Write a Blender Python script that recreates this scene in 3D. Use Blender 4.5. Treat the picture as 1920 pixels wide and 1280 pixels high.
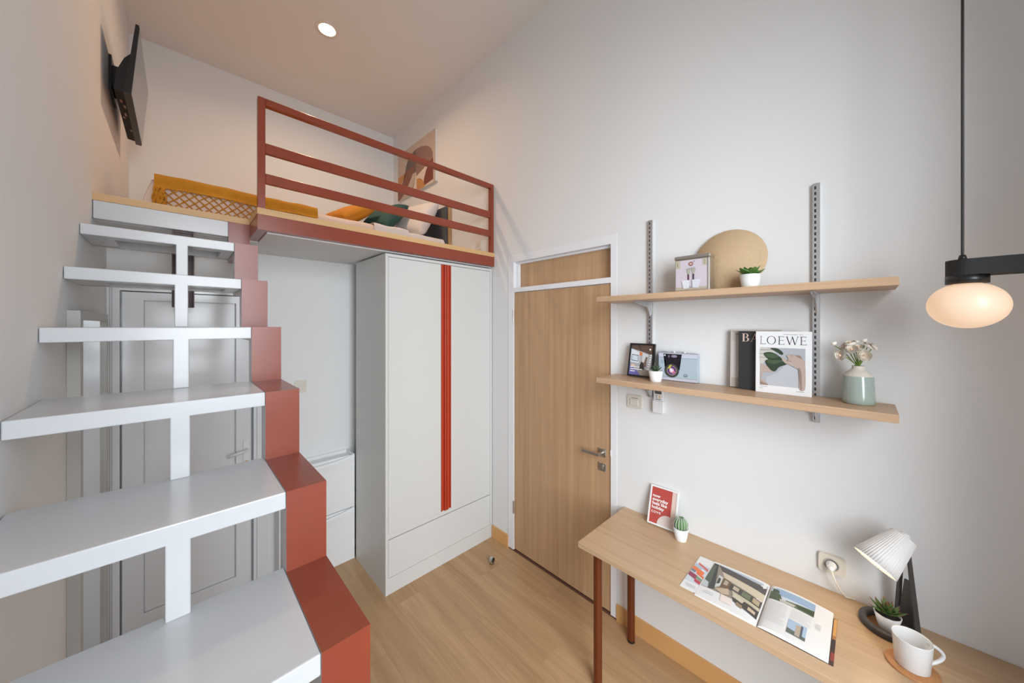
import bpy, bmesh, math, random
from mathutils import Vector, Matrix, noise
PI = math.pi
random.seed(7)
for o in list(bpy.data.objects): bpy.data.objects.remove(o)
scene = bpy.context.scene
COL = scene.collection
H = 1.875                     # eye height; heights measured from the eye are written H + ...

# ------------------------------------------------------------ camera, light, exposure
cam = bpy.data.cameras.new('camera'); cam_o = bpy.data.objects.new('camera', cam); COL.objects.link(cam_o)
cam.sensor_width = 36; cam.lens = 642.5 * 36 / 1920; cam.shift_y = -29.8 / 1920; cam.clip_start = .01
cam_o.location = (0, 0, H); cam_o.rotation_euler = (PI / 2, 0, -math.radians(44.2))
scene.camera = cam_o
vs = scene.view_settings
vs.view_transform = 'Standard'; vs.look = 'None'; vs.gamma = 1; vs.use_curve_mapping = False
vs.exposure = -0.03
w = bpy.data.worlds.new('world'); scene.world = w; w.use_nodes = True
w.node_tree.nodes['Background'].inputs[0].default_value = (.80, .90, 1, 1)
w.node_tree.nodes['Background'].inputs[1].default_value = 1.0
WIN = (-.22, 1.22, .40, 3.20)   # window in the wall behind the camera: x0 x1 z0 z1
REAR = -.62; WT = .20
def area(name, loc, rot, sx, sy, e, c):
    l = bpy.data.lights.new(name, 'AREA'); l.shape = 'RECTANGLE'; l.size = sx; l.size_y = sy; l.energy = e; l.color = c
    o = bpy.data.objects.new(name, l); COL.objects.link(o); o.location = loc; o.rotation_euler = rot; return o
sky = area('window_daylight', (-.6, -2.6, 2.75), (0, 0, 0), 3.4, 3.5, 510, (.89, .95, 1))     # open sky outside the window
sky.rotation_euler = (Vector((.6, 1.3, 1.7)) - sky.location).to_track_quat('-Z', 'Y').to_euler()

# ------------------------------------------------------------ materials
MATS = {}
def mat(name, col=(.8, .8, .8), rough=.5, metal=0, emit=None, es=0, bump=0, bscale=60, spec=.5, coat=0, var=0, vscale=4):
    if name in MATS: return MATS[name]
    m = bpy.data.materials.new(name); m.use_nodes = True; nt = m.node_tree; b = nt.nodes['Principled BSDF']
    b.inputs['Base Color'].default_value = (*col, 1); b.inputs['Roughness'].default_value = rough; b.inputs['Metallic'].default_value = metal
    b.inputs['Specular IOR Level'].default_value = spec; b.inputs['Coat Weight'].default_value = coat
    if emit: b.inputs['Emission Color'].default_value = (*emit, 1); b.inputs['Emission Strength'].default_value = es
    if bump or var:
        tc = nt.nodes.new('ShaderNodeTexCoord'); n = nt.nodes.new('ShaderNodeTexNoise'); nt.links.new(tc.outputs['Object'], n.inputs['Vector'])
        n.inputs['Scale'].default_value = bscale; n.inputs['Detail'].default_value = 4
        if bump:
            bp = nt.nodes.new('ShaderNodeBump'); bp.inputs['Strength'].default_value = bump; bp.inputs['Distance'].default_value = .002
            nt.links.new(n.outputs['Fac'], bp.inputs['Height']); nt.links.new(bp.outputs[0], b.inputs['Normal'])
        if var:
            n2 = nt.nodes.new('ShaderNodeTexNoise'); n2.inputs['Scale'].default_value = vscale; n2.inputs['Detail'].default_value = 5
            nt.links.new(tc.outputs['Object'], n2.inputs['Vector'])
            mx = nt.nodes.new('ShaderNodeMix'); mx.data_type = 'RGBA'
            mx.inputs[6].default_value = (*[max(0, c * (1 - var)) for c in col], 1); mx.inputs[7].default_value = (*[min(1, c * (1 + var)) for c in col], 1)
            nt.links.new(n2.outputs['Fac'], mx.inputs[0]); nt.links.new(mx.outputs[2], b.inputs['Base Color'])
    MATS[name] = m; return m
def srgb(r, g, b): return tuple(((c / 255) / 12.92 if c / 255 <= .04045 else ((c / 255 + .055) / 1.055) ** 2.4) for c in (r, g, b))
def wood(name, dark, light, axis='y', rough=.45, fine=55, stretch=.035, contrast=1., per_object=False):
    m = bpy.data.materials.new(name); m.use_nodes = True; nt = m.node_tree; N = nt.nodes; L = nt.links; b = N['Principled BSDF']
    b.inputs['Roughness'].default_value = rough
    tc = N.new('ShaderNodeTexCoord'); mp = N.new('ShaderNodeMapping'); L.new(tc.outputs['Object'], mp.inputs['Vector'])
    s = {'x': (stretch, 1, 1), 'y': (1, stretch, 1), 'z': (1, 1, stretch)}[axis]
    mp.inputs['Scale'].default_value = s
    vec = mp.outputs[0]; rnd = None
    if per_object:
        oi = N.new('ShaderNodeObjectInfo'); ml = N.new('ShaderNodeVectorMath'); ml.operation = 'MULTIPLY_ADD'
        cb = N.new('ShaderNodeCombineXYZ')
        for i in range(3): L.new(oi.outputs['Random'], cb.inputs[i])
        ml.inputs[1].default_value = (7, 7, 7); L.new(cb.outputs[0], ml.inputs[0]); L.new(vec, ml.inputs[2]); vec = ml.outputs[0]; rnd = oi.outputs['Random']
    n1 = N.new('ShaderNodeTexNoise'); n1.inputs['Scale'].default_value = fine; n1.inputs['Detail'].default_value = 6; n1.inputs['Roughness'].default_value = .6; n1.inputs['Distortion'].default_value = .6
    L.new(vec, n1.inputs['Vector'])
    n2 = N.new('ShaderNodeTexNoise'); n2.inputs['Scale'].default_value = fine / 7; n2.inputs['Detail'].default_value = 3; n2.inputs['Distortion'].default_value = 1.4
    L.new(vec, n2.inputs['Vector'])
    ad = N.new('ShaderNodeMath'); ad.operation = 'MULTIPLY_ADD'; ad.inputs[1].default_value = .45
    L.new(n1.outputs['Fac'], ad.inputs[0]); 
    mu = N.new('ShaderNodeMath'); mu.operation = 'MULTIPLY'; mu.inputs[1].default_value = .55; L.new(n2.outputs['Fac'], mu.inputs[0]); L.new(mu.outputs[0], ad.inputs[2])
    val = ad.outputs[0]
    if rnd:
        a2 = N.new('ShaderNodeMath'); a2.operation = 'MULTIPLY_ADD'; a2.inputs[1].default_value = .03; L.new(rnd, a2.inputs[0]); L.new(val, a2.inputs[2]); val = a2.outputs[0]
    rp = N.new('ShaderNodeValToRGB'); L.new(val, rp.inputs[0])
    rp.color_ramp.elements[0].position = .5 - .17 / contrast; rp.color_ramp.elements[0].color = (*dark, 1)
    rp.color_ramp.elements[1].position = .5 + .17 / contrast; rp.color_ramp.elements[1].color = (*light, 1)
    L.new(rp.outputs[0], b.inputs['Base Color'])
    bp = N.new('ShaderNodeBump'); bp.inputs['Strength'].default_value = .08; bp.inputs['Distance'].default_value = .001; L.new(n1.outputs['Fac'], bp.inputs['Height']); L.new(bp.outputs[0], b.inputs['Normal'])
    MATS[name] = m; return m
M_wall = mat('wall_paint', (.80, .80, .795), .75, bump=.05, bscale=220)
M_ceil = mat('ceiling_paint', (.80, .78, .755), .8, bump=.03, bscale=200)
M_white = mat('white_gloss_paint', (.63, .64, .66), .22, bump=.03, bscale=25)
M_frame = mat('white_frame', (.84, .85, .88), .35)
M_red = mat('red_oxide_paint', srgb(142, 66, 46), .26, bump=.06, bscale=30, var=.10, vscale=9)
M_redhandle = mat('red_handle', srgb(186, 64, 36), .4)
M_bathdoor = mat('pvc_door', (.80, .815, .835), .16)
M_wardrobe = mat('wardrobe_grey', (.66, .66, .64), .38)
M_black = mat('black', (.012, .012, .013), .35)
M_blackmatte = mat('black_matte', (.012, .012, .013), .7)
M_screen = mat('tv_screen', (.02, .02, .022), .08)
M_steel = mat('brushed_steel', (.58, .55, .51), .32, 1)
M_zinc = mat('zinc', (.62, .62, .63), .35, .9)
M_slot = mat('slot_dark', (.03, .03, .035), .8)
M_plastic = mat('cream_plastic', (.72, .68, .60), .3)
M_wplastic = mat('white_plastic', (.83, .83, .83), .35)
M_pot = mat('white_ceramic', (.84, .84, .83), .3)
M_soil = mat('soil', (.035, .03, .025), .95, bump=1, bscale=300)
M_leaf = mat('leaf_green', srgb(70, 98, 48), .5, var=.35, vscale=40)
M_leafd = mat('leaf_dusky', srgb(62, 84, 60), .55, var=.4, vscale=50)
M_leafb = mat('leaf_broad', srgb(84, 122, 52), .45, var=.35, vscale=30)
M_leafr = mat('leaf_tip_red', srgb(120, 62, 50), .5, var=.3, vscale=40)
W_floor = wood('floor_oak', srgb(166, 130, 92), srgb(196, 160, 120), 'y', .38, 42, .05, per_object=True)
W_desk = wood('desk_oak', srgb(182, 150, 116), srgb(208, 178, 144), 'y', .35, 60, .03)
W_shelf = wood('shelf_oak', srgb(178, 144, 112), srgb(206, 174, 142), 'y', .4, 70, .03)
W_door = wood('door_oak', srgb(174, 138, 102), srgb(200, 164, 126), 'z', .45, 60, .025)
W_deck = wood('deck_oak', srgb(200, 158, 106), srgb(226, 186, 134), 'x', .45, 50, .04)
W_base = mat('baseboard_wood', srgb(214, 164, 106), .45, var=.06, vscale=8)
W_head = wood('headboard_oak', srgb(160, 124, 84), srgb(196, 158, 112), 'z', .5, 60, .03)

# ------------------------------------------------------------ mesh builder (world coordinates)
class B:
    def __init__(s): s.bm = bmesh.new(); s.xf = Matrix.Identity(4); s.mi = 0
    def _add(s, vs, fs, smooth=False):
        bv = [s.bm.verts.new(s.xf @ Vector(v)) for v in vs]; out = []
        for f in fs:
            try:
                fa = s.bm.faces.new([bv[i] for i in f]); fa.smooth = smooth; fa.material_index = s.mi; out.append(fa)
            except ValueError: pass
        return bv, out
    def box(s, x0, x1, y0, y1, z0, z1, bev=0, seg=2):
        vs = [(x, y, z) for z in (z0, z1) for y in (y0, y1) for x in (x0, x1)]
        fs = [(0, 2, 3, 1), (4, 5, 7, 6), (0, 1, 5, 4), (2, 6, 7, 3), (0, 4, 6, 2), (1, 3, 7, 5)]
        bv, f = s._add(vs, fs)
        if bev:
            es = list({e for v in bv for e in v.link_edges})
            r = bmesh.ops.bevel(s.bm, geom=es, offset=bev, segments=seg, affect='EDGES', profile=.5)
            for fa in r['faces']: fa.material_index = s.mi
        return s
    def cyl(s, p0, p1, r0, r1=None, n=20, cap=True):
        r1 = r0 if r1 is None else r1
        p0 = Vector(p0); p1 = Vector(p1); d = (p1 - p0).normalized()
        a = d.orthogonal().normalized(); b = d.cross(a)
        vs = [p + (a * math.cos(2 * PI * i / n) + b * math.sin(2 * PI * i / n)) * r for p, r in ((p0, r0), (p1, r1)) for i in range(n)]
        s._add(vs, [(i, (i + 1) % n, n + (i + 1) % n, n + i) for i in range(n)], True)
        if cap:
            s._add(vs[:n], [tuple(range(n))[::-1]]); s._add(vs[n:], [tuple(range(n))])
        return s
    def lathe(s, prof, c=(0, 0, 0), n=32, ax=None, scale=(1, 1)):
        # prof: list of (r, h) along the axis
        c = Vector(c); d = Vector(ax).normalized() if ax else Vector((0, 0, 1))
        a = d.orthogonal().normalized() if ax else Vector((1, 0, 0)); b = d.cross(a)
        vs = []; fs = []
        for r, h in prof:
            for i in range(n):
                t = 2 * PI * i / n; vs.append(c + d * h + (a * math.cos(t) * scale[0] + b * math.sin(t) * scale[1]) * max(r, 1e-5))
        for k in range(len(prof) - 1):
            for i in range(n): fs.append((k * n + i, k * n + (i + 1) % n, (k + 1) * n + (i + 1) % n, (k + 1) * n + i))
        s._add(vs, fs, True); return s
    def tube(s, pts, r, n=8, closed=False):
        pts = [Vector(p) for p in pts]; m = len(pts); vs = []; up = None
        for i, p in enumerate(pts):
            if closed: t = pts[(i + 1) % m] - pts[i - 1]
            else: t = pts[min(i + 1, m - 1)] - pts[max(i - 1, 0)]
            t = t.normalized()
            if up is None: up = t.orthogonal().normalized()
            up = (up - t * up.dot(t)).normalized(); b = t.cross(up)
            rr = r(i / (m - 1)) if callable(r) else r
            for k in range(n): vs.append(p + (up * math.cos(2 * PI * k / n) + b * math.sin(2 * PI * k / n)) * rr)
        fs = [(i * n + k, i * n + (k + 1) % n, ((i + 1) % m) * n + (k + 1) % n, ((i + 1) % m) * n + k) for i in range(m if closed else m - 1) for k in range(n)]
        if not closed: fs += [tuple(range(n))[::-1], tuple((m - 1) * n + k for k in range(n))]
        s._add(vs, fs, True); return s
    def prism(s, poly, axis, a0, a1):
        # poly: 2-D outline (counter-clockwise); axis: extrusion axis
        def p3(p, a): return {'x': (a, p[0], p[1]), 'y': (p[0], a, p[1]), 'z': (p[0], p[1], a)}[axis]
        n = len(poly); vs = [p3(p, a0) for p in poly] + [p3(p, a1) for p in poly]
        s._add(vs, [tuple(range(n)), tuple(range(2 * n - 1, n - 1, -1))] + [(i, n + i, n + (i + 1) % n, (i + 1) % n) for i in range(n)]); return s
    def grid(s, fn, nu, nv, smooth=True, wrap=False):
        vs = [fn(i / nu, j / nv) for i in range(nu + 1) for j in range(nv + 1)]
        fs = [(i * (nv + 1) + j, (i + 1) * (nv + 1) + j, (i + 1) * (nv + 1) + j + 1, i * (nv + 1) + j + 1) for i in range(nu) for j in range(nv)]
        s._add(vs, fs, smooth); return s
    def poly(s, pts): s._add(pts, [tuple(range(len(pts)))]); return s
    def build(s, name, mats, parent=None, loc=None, weld=0):
        if weld: bmesh.ops.remove_doubles(s.bm, verts=s.bm.verts, dist=weld)
        bmesh.ops.recalc_face_normals(s.bm, faces=s.bm.faces)
        root = parent
        while root is not None and root.parent is not None: root = root.parent
        off = root.location if root is not None else Vector(loc or (0, 0, 0))
        for v in s.bm.verts: v.co -= off
        me = bpy.data.meshes.new(name); s.bm.to_mesh(me); s.bm.free()
        for m in (mats if isinstance(mats, (list, tuple)) else [mats]): me.materials.append(m)
        o = bpy.data.objects.new(name, me); COL.objects.link(o)
        if parent is not None: o.parent = parent
        else: o.location = off
        return o
def tag(o, label, cat, group=None, kind=None):
    o['label'] = label; o['category'] = cat
    if group: o['group'] = group
    if kind: o['kind'] = kind
    return o
def thing(name, loc, label, cat, group=None, kind=None):
    o = bpy.data.objects.new(name, None); COL.objects.link(o); o.location = loc; o.empty_display_size = .05
    bpy.context.view_layer.update()
    return tag(o, label, cat, group, kind)
def part(name, parent, m, *a, **k): return B().box(*a, **k).build(name, m, parent)
def smooth_poly(pts, n=6, closed=True):
    out = []; m = len(pts)
    for i in range(m):
        p0, p1, p2, p3 = pts[i - 1], pts[i], pts[(i + 1) % m], pts[(i + 2) % m]
        for k in range(n):
            t = k / n
            out.append(tuple(.5 * (2 * p1[d] + (p2[d] - p0[d]) * t + (2 * p0[d] - 5 * p1[d] + 4 * p2[d] - p3[d]) * t * t + (3 * p1[d] - p0[d] - 3 * p2[d] + p3[d]) * t ** 3) for d in (0, 1)))
    return out
def ell(cx, cy, rx, ry, a0=0, a1=360, n=28):
    full = abs(a1 - a0) >= 360
    return [(cx + rx * math.cos(math.radians(a0 + (a1 - a0) * i / n)), cy + ry * math.sin(math.radians(a0 + (a1 - a0) * i / n))) for i in range(n if full else n + 1)]
def rect(x0, y0, x1, y1): return [(x0, y0), (x1, y0), (x1, y1), (x0, y1)]
def ink(c, rough=.5): return mat('ink_%02x%02x%02x' % tuple(c), srgb(*c), rough)
def art(name, parent, O, U, V, layers, rough=.5, step=.00025, surf=None):
    # flat print: layers = [(rgb, polygon)], polygon in 0..1 along U and V, later layers on top
    O, U, V = Vector(O), Vector(U), Vector(V); N = U.cross(V).normalized()
    b = B(); mats = []; keys = {}
    for i, (c, pl) in enumerate(layers):
        if c not in keys: keys[c] = len(mats); mats.append(ink(c, rough))
        b.mi = keys[c]
        b.poly([(surf(u, v) + Vector((0, 0, step * (i + 1)))) if surf else O + U * u + V * v + N * step * (i + 1) for u, v in pl])
    fs = list(b.bm.faces); bmesh.ops.triangulate(b.bm, faces=[f for f in fs if len(f.verts) > 4])
    # keep the normals facing out: build without recalculation
    root = parent
    while root.parent is not None: root = root.parent
    for v in b.bm.verts: v.co -= root.location
    me = bpy.data.meshes.new(name); b.bm.to_mesh(me); b.bm.free()
    for m in mats: me.materials.append(m)
    o = bpy.data.objects.new(name, me); COL.objects.link(o); o.parent = parent; return o
def text_part(name, parent, s, O, U, V, size, m, bold=0, lift=.0012, spacing=1):
    # lettering: O lower-left start of the baseline, U / V unit directions
    cu = bpy.data.curves.new('t', 'FONT'); cu.body = s; cu.size = size; cu.offset = bold; cu.space_character = spacing; cu.resolution_u = 4
    to = bpy.data.objects.new('t', cu); COL.objects.link(to); bpy.context.view_layer.update()
    me = bpy.data.meshes.new_from_object(to.evaluated_get(bpy.context.evaluated_depsgraph_get()))
    bpy.data.objects.remove(to); bpy.data.curves.remove(cu)
    O, U, V = Vector(O), Vector(U), Vector(V); N = U.cross(V); root = parent
    while root.parent is not None: root = root.parent
    for v in me.vertices: v.co = O + U * v.co.x + V * v.co.y + N * lift - root.location
    me.materials.clear(); me.materials.append(m); me.name = name
    o = bpy.data.objects.new(name, me); COL.objects.link(o); o.parent = parent; return o
def copy_tree(o, parent=None):
    c = o.copy(); COL.objects.link(c); c.parent = parent
    for ch in list(o.children): copy_tree(ch, c)
    return c

# ------------------------------------------------------------ the room shell
XL, XR, YB, YU, ZC = -.297, 2.0, 3.03, 4.262, H + 2.432
LF = H + .638                # loft floor level
DY0, DY1, DZ = 1.097, 2.099, H + .586   # door opening in the right wall
def struct(name, b, m, label, cat, loc=(0, 0, 0)): return tag(b.build(name, m, None, loc), label, cat, kind='structure')
floor = struct('floor', B().box(XL - .12, XR + .12, REAR - WT, YB + .1, -.12, -.012), mat('subfloor', (.3, .22, .14), .8), 'light oak laminate floor of the room', 'floor')
pw, plen = .192, 1.22
pl_me = None
k = 0
for i in range(12):
    x0 = XL + i * pw; y = REAR - (i * .47 % plen)
    while y < YB:
        ya, yb, xb = max(y, REAR), min(y + plen, YB), min(x0 + pw, XR + .055)
        if yb - ya > .02 and xb - x0 > .02:
            full = abs(yb - ya - plen) < 1e-6 and abs(xb - x0 - pw) < 1e-6
            if full and pl_me:
                o = bpy.data.objects.new('plank', pl_me); COL.objects.link(o)
            else:
                o = B().box(.0002, xb - x0 - .0002, .0002, yb - ya - .0002, -.012, 0, .0003, 1).build('plank', W_floor)
                if full: pl_me = o.data
            o.location = (x0, ya, 0); o.parent = floor
        y += plen
struct('ceiling', B().box(XL - .12, XR + .12, REAR - WT, YU + .12, ZC, ZC + .1), M_ceil, 'plain white flat ceiling high above the loft', 'ceiling')
struct('wall_left', B().box(XL - .12, XL, REAR - WT, YU + .12, 0, ZC), M_wall, 'white painted wall carrying the television and the stair treads', 'wall')
b = B(); b.box(XR, XR + .12, REAR - WT, DY0, 0, ZC); b.box(XR, XR + .12, DY1, YU + .12, 0, ZC); b.box(XR, XR + .12, DY0, DY1, DZ, ZC)
struct('wall_right', b, M_wall, 'tall white painted wall with the oak door and the shelves', 'wall')
BX0, BX1, BZ = XL, .452, H + .245
b = B(); b.box(BX1, XR, YB, YB + .1, 0, H + .515); b.box(BX0, BX1, YB, YB + .1, BZ, H + .515)
struct('wall_back', b, M_wall, 'white wall under the loft beside the white bathroom door', 'wall')
struct('wall_upper', B().box(XL, XR, YU, YU + .12, LF - .12, ZC), M_wall, 'white wall at the far side of the loft bed', 'wall')
b = B(); b.box(XL, WIN[0], REAR - WT, REAR, 0, ZC); b.box(WIN[1], XR, REAR - WT, REAR, 0, ZC); b.box(WIN[0], WIN[1], REAR - WT, REAR, 0, WIN[2]); b.box(WIN[0], WIN[1], REAR - WT, REAR, WIN[3], ZC)
struct('wall_rear', b, M_wall, 'white wall with the tall window facing the loft', 'wall')
# window in the rear wall
wn = thing('window_1', ((WIN[0] + WIN[1]) / 2, REAR - .12, WIN[2]), 'tall white framed window lighting the room', 'window', kind='structure')
b = B(); f_ = .05
b.box(WIN[0], WIN[0] + f_, REAR - .15, REAR - .09, WIN[2], WIN[3]); b.box(WIN[1] - f_, WIN[1], REAR - .15, REAR - .09, WIN[2], WIN[3])
b.box(WIN[0] + f_, WIN[1] - f_, REAR - .15, REAR - .09, WIN[2], WIN[2] + f_); b.box(WIN[0] + f_, WIN[1] - f_, REAR - .15, REAR - .09, WIN[3] - f_, WIN[3])
b.box(WIN[0] + f_, WIN[1] - f_, REAR - .145, REAR - .095, 2.60, 2.65)
b.build('window_frame', M_frame, wn)
gl = bpy.data.materials.new('window_glass'); gl.use_nodes = True; nt = gl.node_tree; nt.nodes.clear()
ou = nt.nodes.new('ShaderNodeOutputMaterial'); mx = nt.nodes.new('ShaderNodeMixShader'); tr = nt.nodes.new('ShaderNodeBsdfTransparent'); gs = nt.nodes.new('ShaderNodeBsdfGlossy')
gs.inputs['Roughness'].default_value = .02; mx.inputs[0].default_value = .06
nt.links.new(tr.outputs[0], mx.inputs[1]); nt.links.new(gs.outputs[0], mx.inputs[2]); nt.links.new(mx.outputs[0], ou.inputs[0])
for z0, z1 in ((WIN[2] + f_, 2.60), (2.65, WIN[3] - f_)): part('pane', wn, gl, WIN[0] + f_, WIN[1] - f_, REAR - .123, REAR - .117, z0, z1)
# baseboards, threshold
def bb(name, y0, y1, label): struct(name, B().box(XR - .012, XR, y0, y1, 0, .108, .002), W_base, label, 'baseboard')
bb('baseboard_right', REAR, DY0 - .0, 'honey wood baseboard along the wall under the desk')
bb('baseboard_corner', DY1, 2.304, 'short honey wood baseboard between wardrobe and oak door')
struct('trim_1', B().box(XR, XR + .07, DY0, DY1, -.01, .012, .002), mat('threshold_brown', srgb(96, 62, 50), .5), 'dark brown threshold strip under the oak door', 'threshold')

# ------------------------------------------------------------ oak entrance door
d = thing('door_1', (XR + .03, 1.59, 0), 'light oak flush door with transom panel in white metal frame', 'door', kind='structure')
L0, L1, ZT = 1.143, 2.033, H + .272
b = B(); fx0, fx1 = XR - .004, XR + .09
b.box(fx0, fx1, DY0 + .001, L0 - .003, .012, DZ - .001); b.box(fx0, fx1, L1 + .003, DY1 - .001, .012, DZ - .001)
b.box(fx0, fx1, L0 - .003, L1 + .003, H + .527, DZ - .001); b.box(fx0, fx1, L0 - .003, L1 + .003, ZT + .004, H + .312)
b.build('door_frame', M_frame, d)
b = B(); b.box(XR + .03, XR + .06, L0 - .002, L0 + .016, H + .313, H + .526); b.box(XR + .03, XR + .06, L1 - .018, L1 + .002, H + .313, H + .526); b.box(XR + .03, XR + .06, L0 + .016, L1 - .018, H + .512, H + .526)
b.build('transom_bead', M_frame, d)
part('transom_panel', d, W_door, XR + .06, XR + .075, L0 - .002, L1 + .002, H + .313, H + .526)
leaf = part('door_leaf', d, W_door, XR + .006, XR + .045, L0, L1, .02, ZT, .001, 1)
for z in (H + .03, H - 1.56):
    b = B()
    for q in range(3): b.cyl((XR - .004, L1 + .002, z + q * .035), (XR - .004, L1 + .002, z + q * .035 + .033), .006, n=12)
    b.build('hinge', M_steel, d)
hz = H - .835
part('handle_plate', d, M_steel, XR - .003, XR + .006, 1.176, 1.232, hz - .027, hz + .027, .001, 1)
b = B(); b.cyl((XR - .002, 1.204, hz), (XR - .045, 1.204, hz - .004), .011); b.box(XR - .056, XR - .044, 1.195, 1.335, hz - .013, hz + .007, .003)
b.build('handle_lever', M_steel, d)
lp = part('lock_plate', d, M_steel, XR - .002, XR + .006, 1.176, 1.232, hz - .122, hz - .068, .001, 1)
B().cyl((XR - .002, 1.200, hz - .088), (XR - .006, 1.200, hz - .088), .008).box(XR - .005, XR - .002, 1.196, 1.204, hz - .108, hz - .093).build('keyhole', M_zinc, lp)
part('latch', d, M_wplastic, XR - .006, XR - .002, L0 - .006, L0 - .001, hz - .005, hz + .03)

# ------------------------------------------------------------ bathroom door
d = thing('door_2', (.06, YB, 0), 'glossy white panelled bathroom door behind the stairs', 'door', kind='structure')
lx0, lx1, lz = -.238, .366, H + .2
b = B(); fy0, fy1 = YB - .02, YB + .06
b.box(XL + .001, lx0 - .008, fy0, fy1, 0, BZ - .001); b.box(lx1 + .014, BX1 + .01, fy0, fy1, 0, BZ - .001); b.box(lx0 - .008, lx1 + .014, fy0, fy1, lz + .006, BZ - .001)
b.box(XL + .001, BX1 + .01, YB + .061, YB + .08, 0, BZ - .001); b.build('door_frame', M_bathdoor, d)  # includes a backing slab added behind the leaf to block outside light in gaps
b = B()
for x in (XL + .012, XL + .02, lx1 + .03): b.box(x, x + .003, fy0 - .002, fy0, 0, BZ - .01)
b.build('frame_groove', mat('groove_grey', (.42, .43, .45), .5), d)
b = B(); px0, px1, pz0, pz1 = -.151, .284, .14, H + .152
b.box(lx0, px0, YB, YB + .04, .01, lz); b.box(px1, lx1, YB, YB + .04, .01, lz); b.box(px0, px1, YB, YB + .04, pz1, lz); b.box(px0, px1, YB, YB + .04, .01, pz0)
b.build('door_leaf', M_bathdoor, d)
part('door_panel', d, M_bathdoor, px0 + .003, px1 - .003, YB + .006, YB + .034, pz0 + .003, pz1 - .003)
b = B(); b.box(px1 - .006, px1 + .001, YB - .001, YB + .002, pz0, pz1); b.box(px0, px0 + .003, YB - .001, YB + .002, pz0, pz1); b.box(px0, px1, YB - .001, YB + .002, pz1 - .003, pz1)
b.build('panel_groove', mat('groove_grey'), d)
hp = part('handle_plate', d, M_wplastic, .322, .358, YB - .008, YB, H - .99, H - .80, .004)
b = B(); b.cyl((.34, YB - .006, H - .865), (.34, YB - .05, H - .865), .009); b.tube([(.345, YB - .05, H - .865), (.30, YB - .052, H - .872), (.235, YB - .05, H - .884)], .0095, 12)
b.build('handle_lever', M_wplastic, d)
B().cyl((.341, YB - .008, H - .955), (.341, YB - .013, H - .955), .011).build('keyhole', mat('brass', (.55, .38, .14), .3, 1), hp)

# ------------------------------------------------------------ loft platform and railing
LY, LYR, LX = 2.278, 2.575, .303
lp = thing('loft_platform', (1.15, LY, LF - .12), 'loft floor with oak edge, red steel fascia and white underside', 'loft', kind='structure')
b = B(); b.box(LX, XR, LY, YU, LF - .034, LF); b.box(XL, LX, LYR, YU, LF - .034, LF)
b.build('deck', W_deck, lp)
b = B(); b.box(LX + .002, XR - .001, LY + .003, LY + .05, LF - .116, LF - .034); b.box(LX + .002, LX + .05, LY + .05, LYR + .05, LF - .116, LF - .034)
b.build('fascia', M_red, lp)
part('edge_beam', lp, M_white, XL + .002, .206, LYR, LYR + .05, LF - .122, LF - .0345, .003)
b = B(); b.box(LX + .05, XR, LY + .05, YB + .1, LF - .123, LF - .034); b.box(XL, LX + .05, LYR + .05, YB + .1, LF - .123, LF - .034)
b.build('soffit', M_wall, lp)
rl = thing('railing', (1.15, LY + .03, LF), 'red steel guard railing with three horizontal bars along the loft', 'railing')
ry0, ry1 = LY + .006, LY + .040
for x in (.306, 1.962): part('post', rl, M_red, x, x + .034, ry0, ry1, LF, H + 1.243, .0015, 1)
for z0, z1, dy in ((1.205, 1.243, 0), (.945, 1.0, .004), (.781, .834, .004)): part('bar', rl, M_red, .341, 1.961, ry0 + dy, ry1 - dy, H + z0, H + z1, .0015, 1)

# ------------------------------------------------------------ staircase
st = thing('staircase', (.0, .9, 0), 'open staircase with white steel treads and red zigzag stringer', 'staircase')
rise, first = .2165, H + .43
fronts = [2.272, 1.993, 1.69, 1.39, 1.081, .765, .525, .285, .045, -.195, -.435]
tops = [H + z for z in (.428, .213, -.006, -.222, -.446, -.662)]
while len(tops) < len(fronts): tops.append(tops[-1] - rise)
RX0, RX1, TT = .207, .305, .045
# red stringer: one zigzag ribbon, its inner side painted white
out = [(LYR - .002, LF - .035)]; 
for y, z in zip(fronts, tops):
    prev = out[-1][0]; out += [(prev, z), (y, z)]
out += [(fronts[-1], 0.0)]
th = .075
inn = [(p[0] + th, p[1] - (0 if i in (0, len(out) - 1) else .055)) for i, p in enumerate(out)]
b = B()
for i in range(len(out) - 1):
    q = [out[i], out[i + 1], inn[i + 1], inn[i]]
    b.prism(q, 'x', RX0, RX1)
bmesh.ops.remove_doubles(b.bm, verts=b.bm.verts, dist=1e-5)
for f in b.bm.faces:
    if abs(f.calc_center_median().x - RX0) < 1e-4: f.material_index = 1
sr = b.build('stringer', [M_red, M_white], st); sr['label'] = 'red zigzag steel stringer'
for i, (y, z) in enumerate(zip(fronts, tops)):
    yb = ([LYR] + fronts)[i] + .03
    b = B(); b.box(XL + .002, RX0 - .001, y, yb, z - .012, z, .003)
    b.box(XL + .002, RX0 - .001, y, y + .075, z - TT, z - .006, .003); b.box(XL + .002, RX0 - .001, yb - .05, yb, z - TT, z - .012)
    b.box(XL + .002, XL + .09, y + .07, yb - .04, z - TT, z - .012); b.box(RX0 - .05, RX0 - .001, y + .07, yb - .04, z - TT, z - .012)
    b.build('tread', M_white, st)
    zl = tops[i + 1] if i + 1 < len(tops) else 0
    pm = (.011, .008, .006, .003, -.001, -.003)[min(i, 5)]; b = B(); b.box(pm - .021, pm + .021, y, y + .05, zl, z - TT + .006, .003)
    b.build('support_post', M_white, st)
b = B(); b.box(-.027, -.021, LYR, LYR + .06, H + .10, LF - .123); b.box(.056, .062, LYR, LYR + .06, H + .10, LF - .123); b.box(-.021, .056, LYR + .054, LYR + .06, H + .10, LF - .123)
o = b.build('support_channel', [mat('channel_brown', srgb(96, 74, 72), .5)], st); o['label'] = 'brown steel channel under the loft edge'

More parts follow.
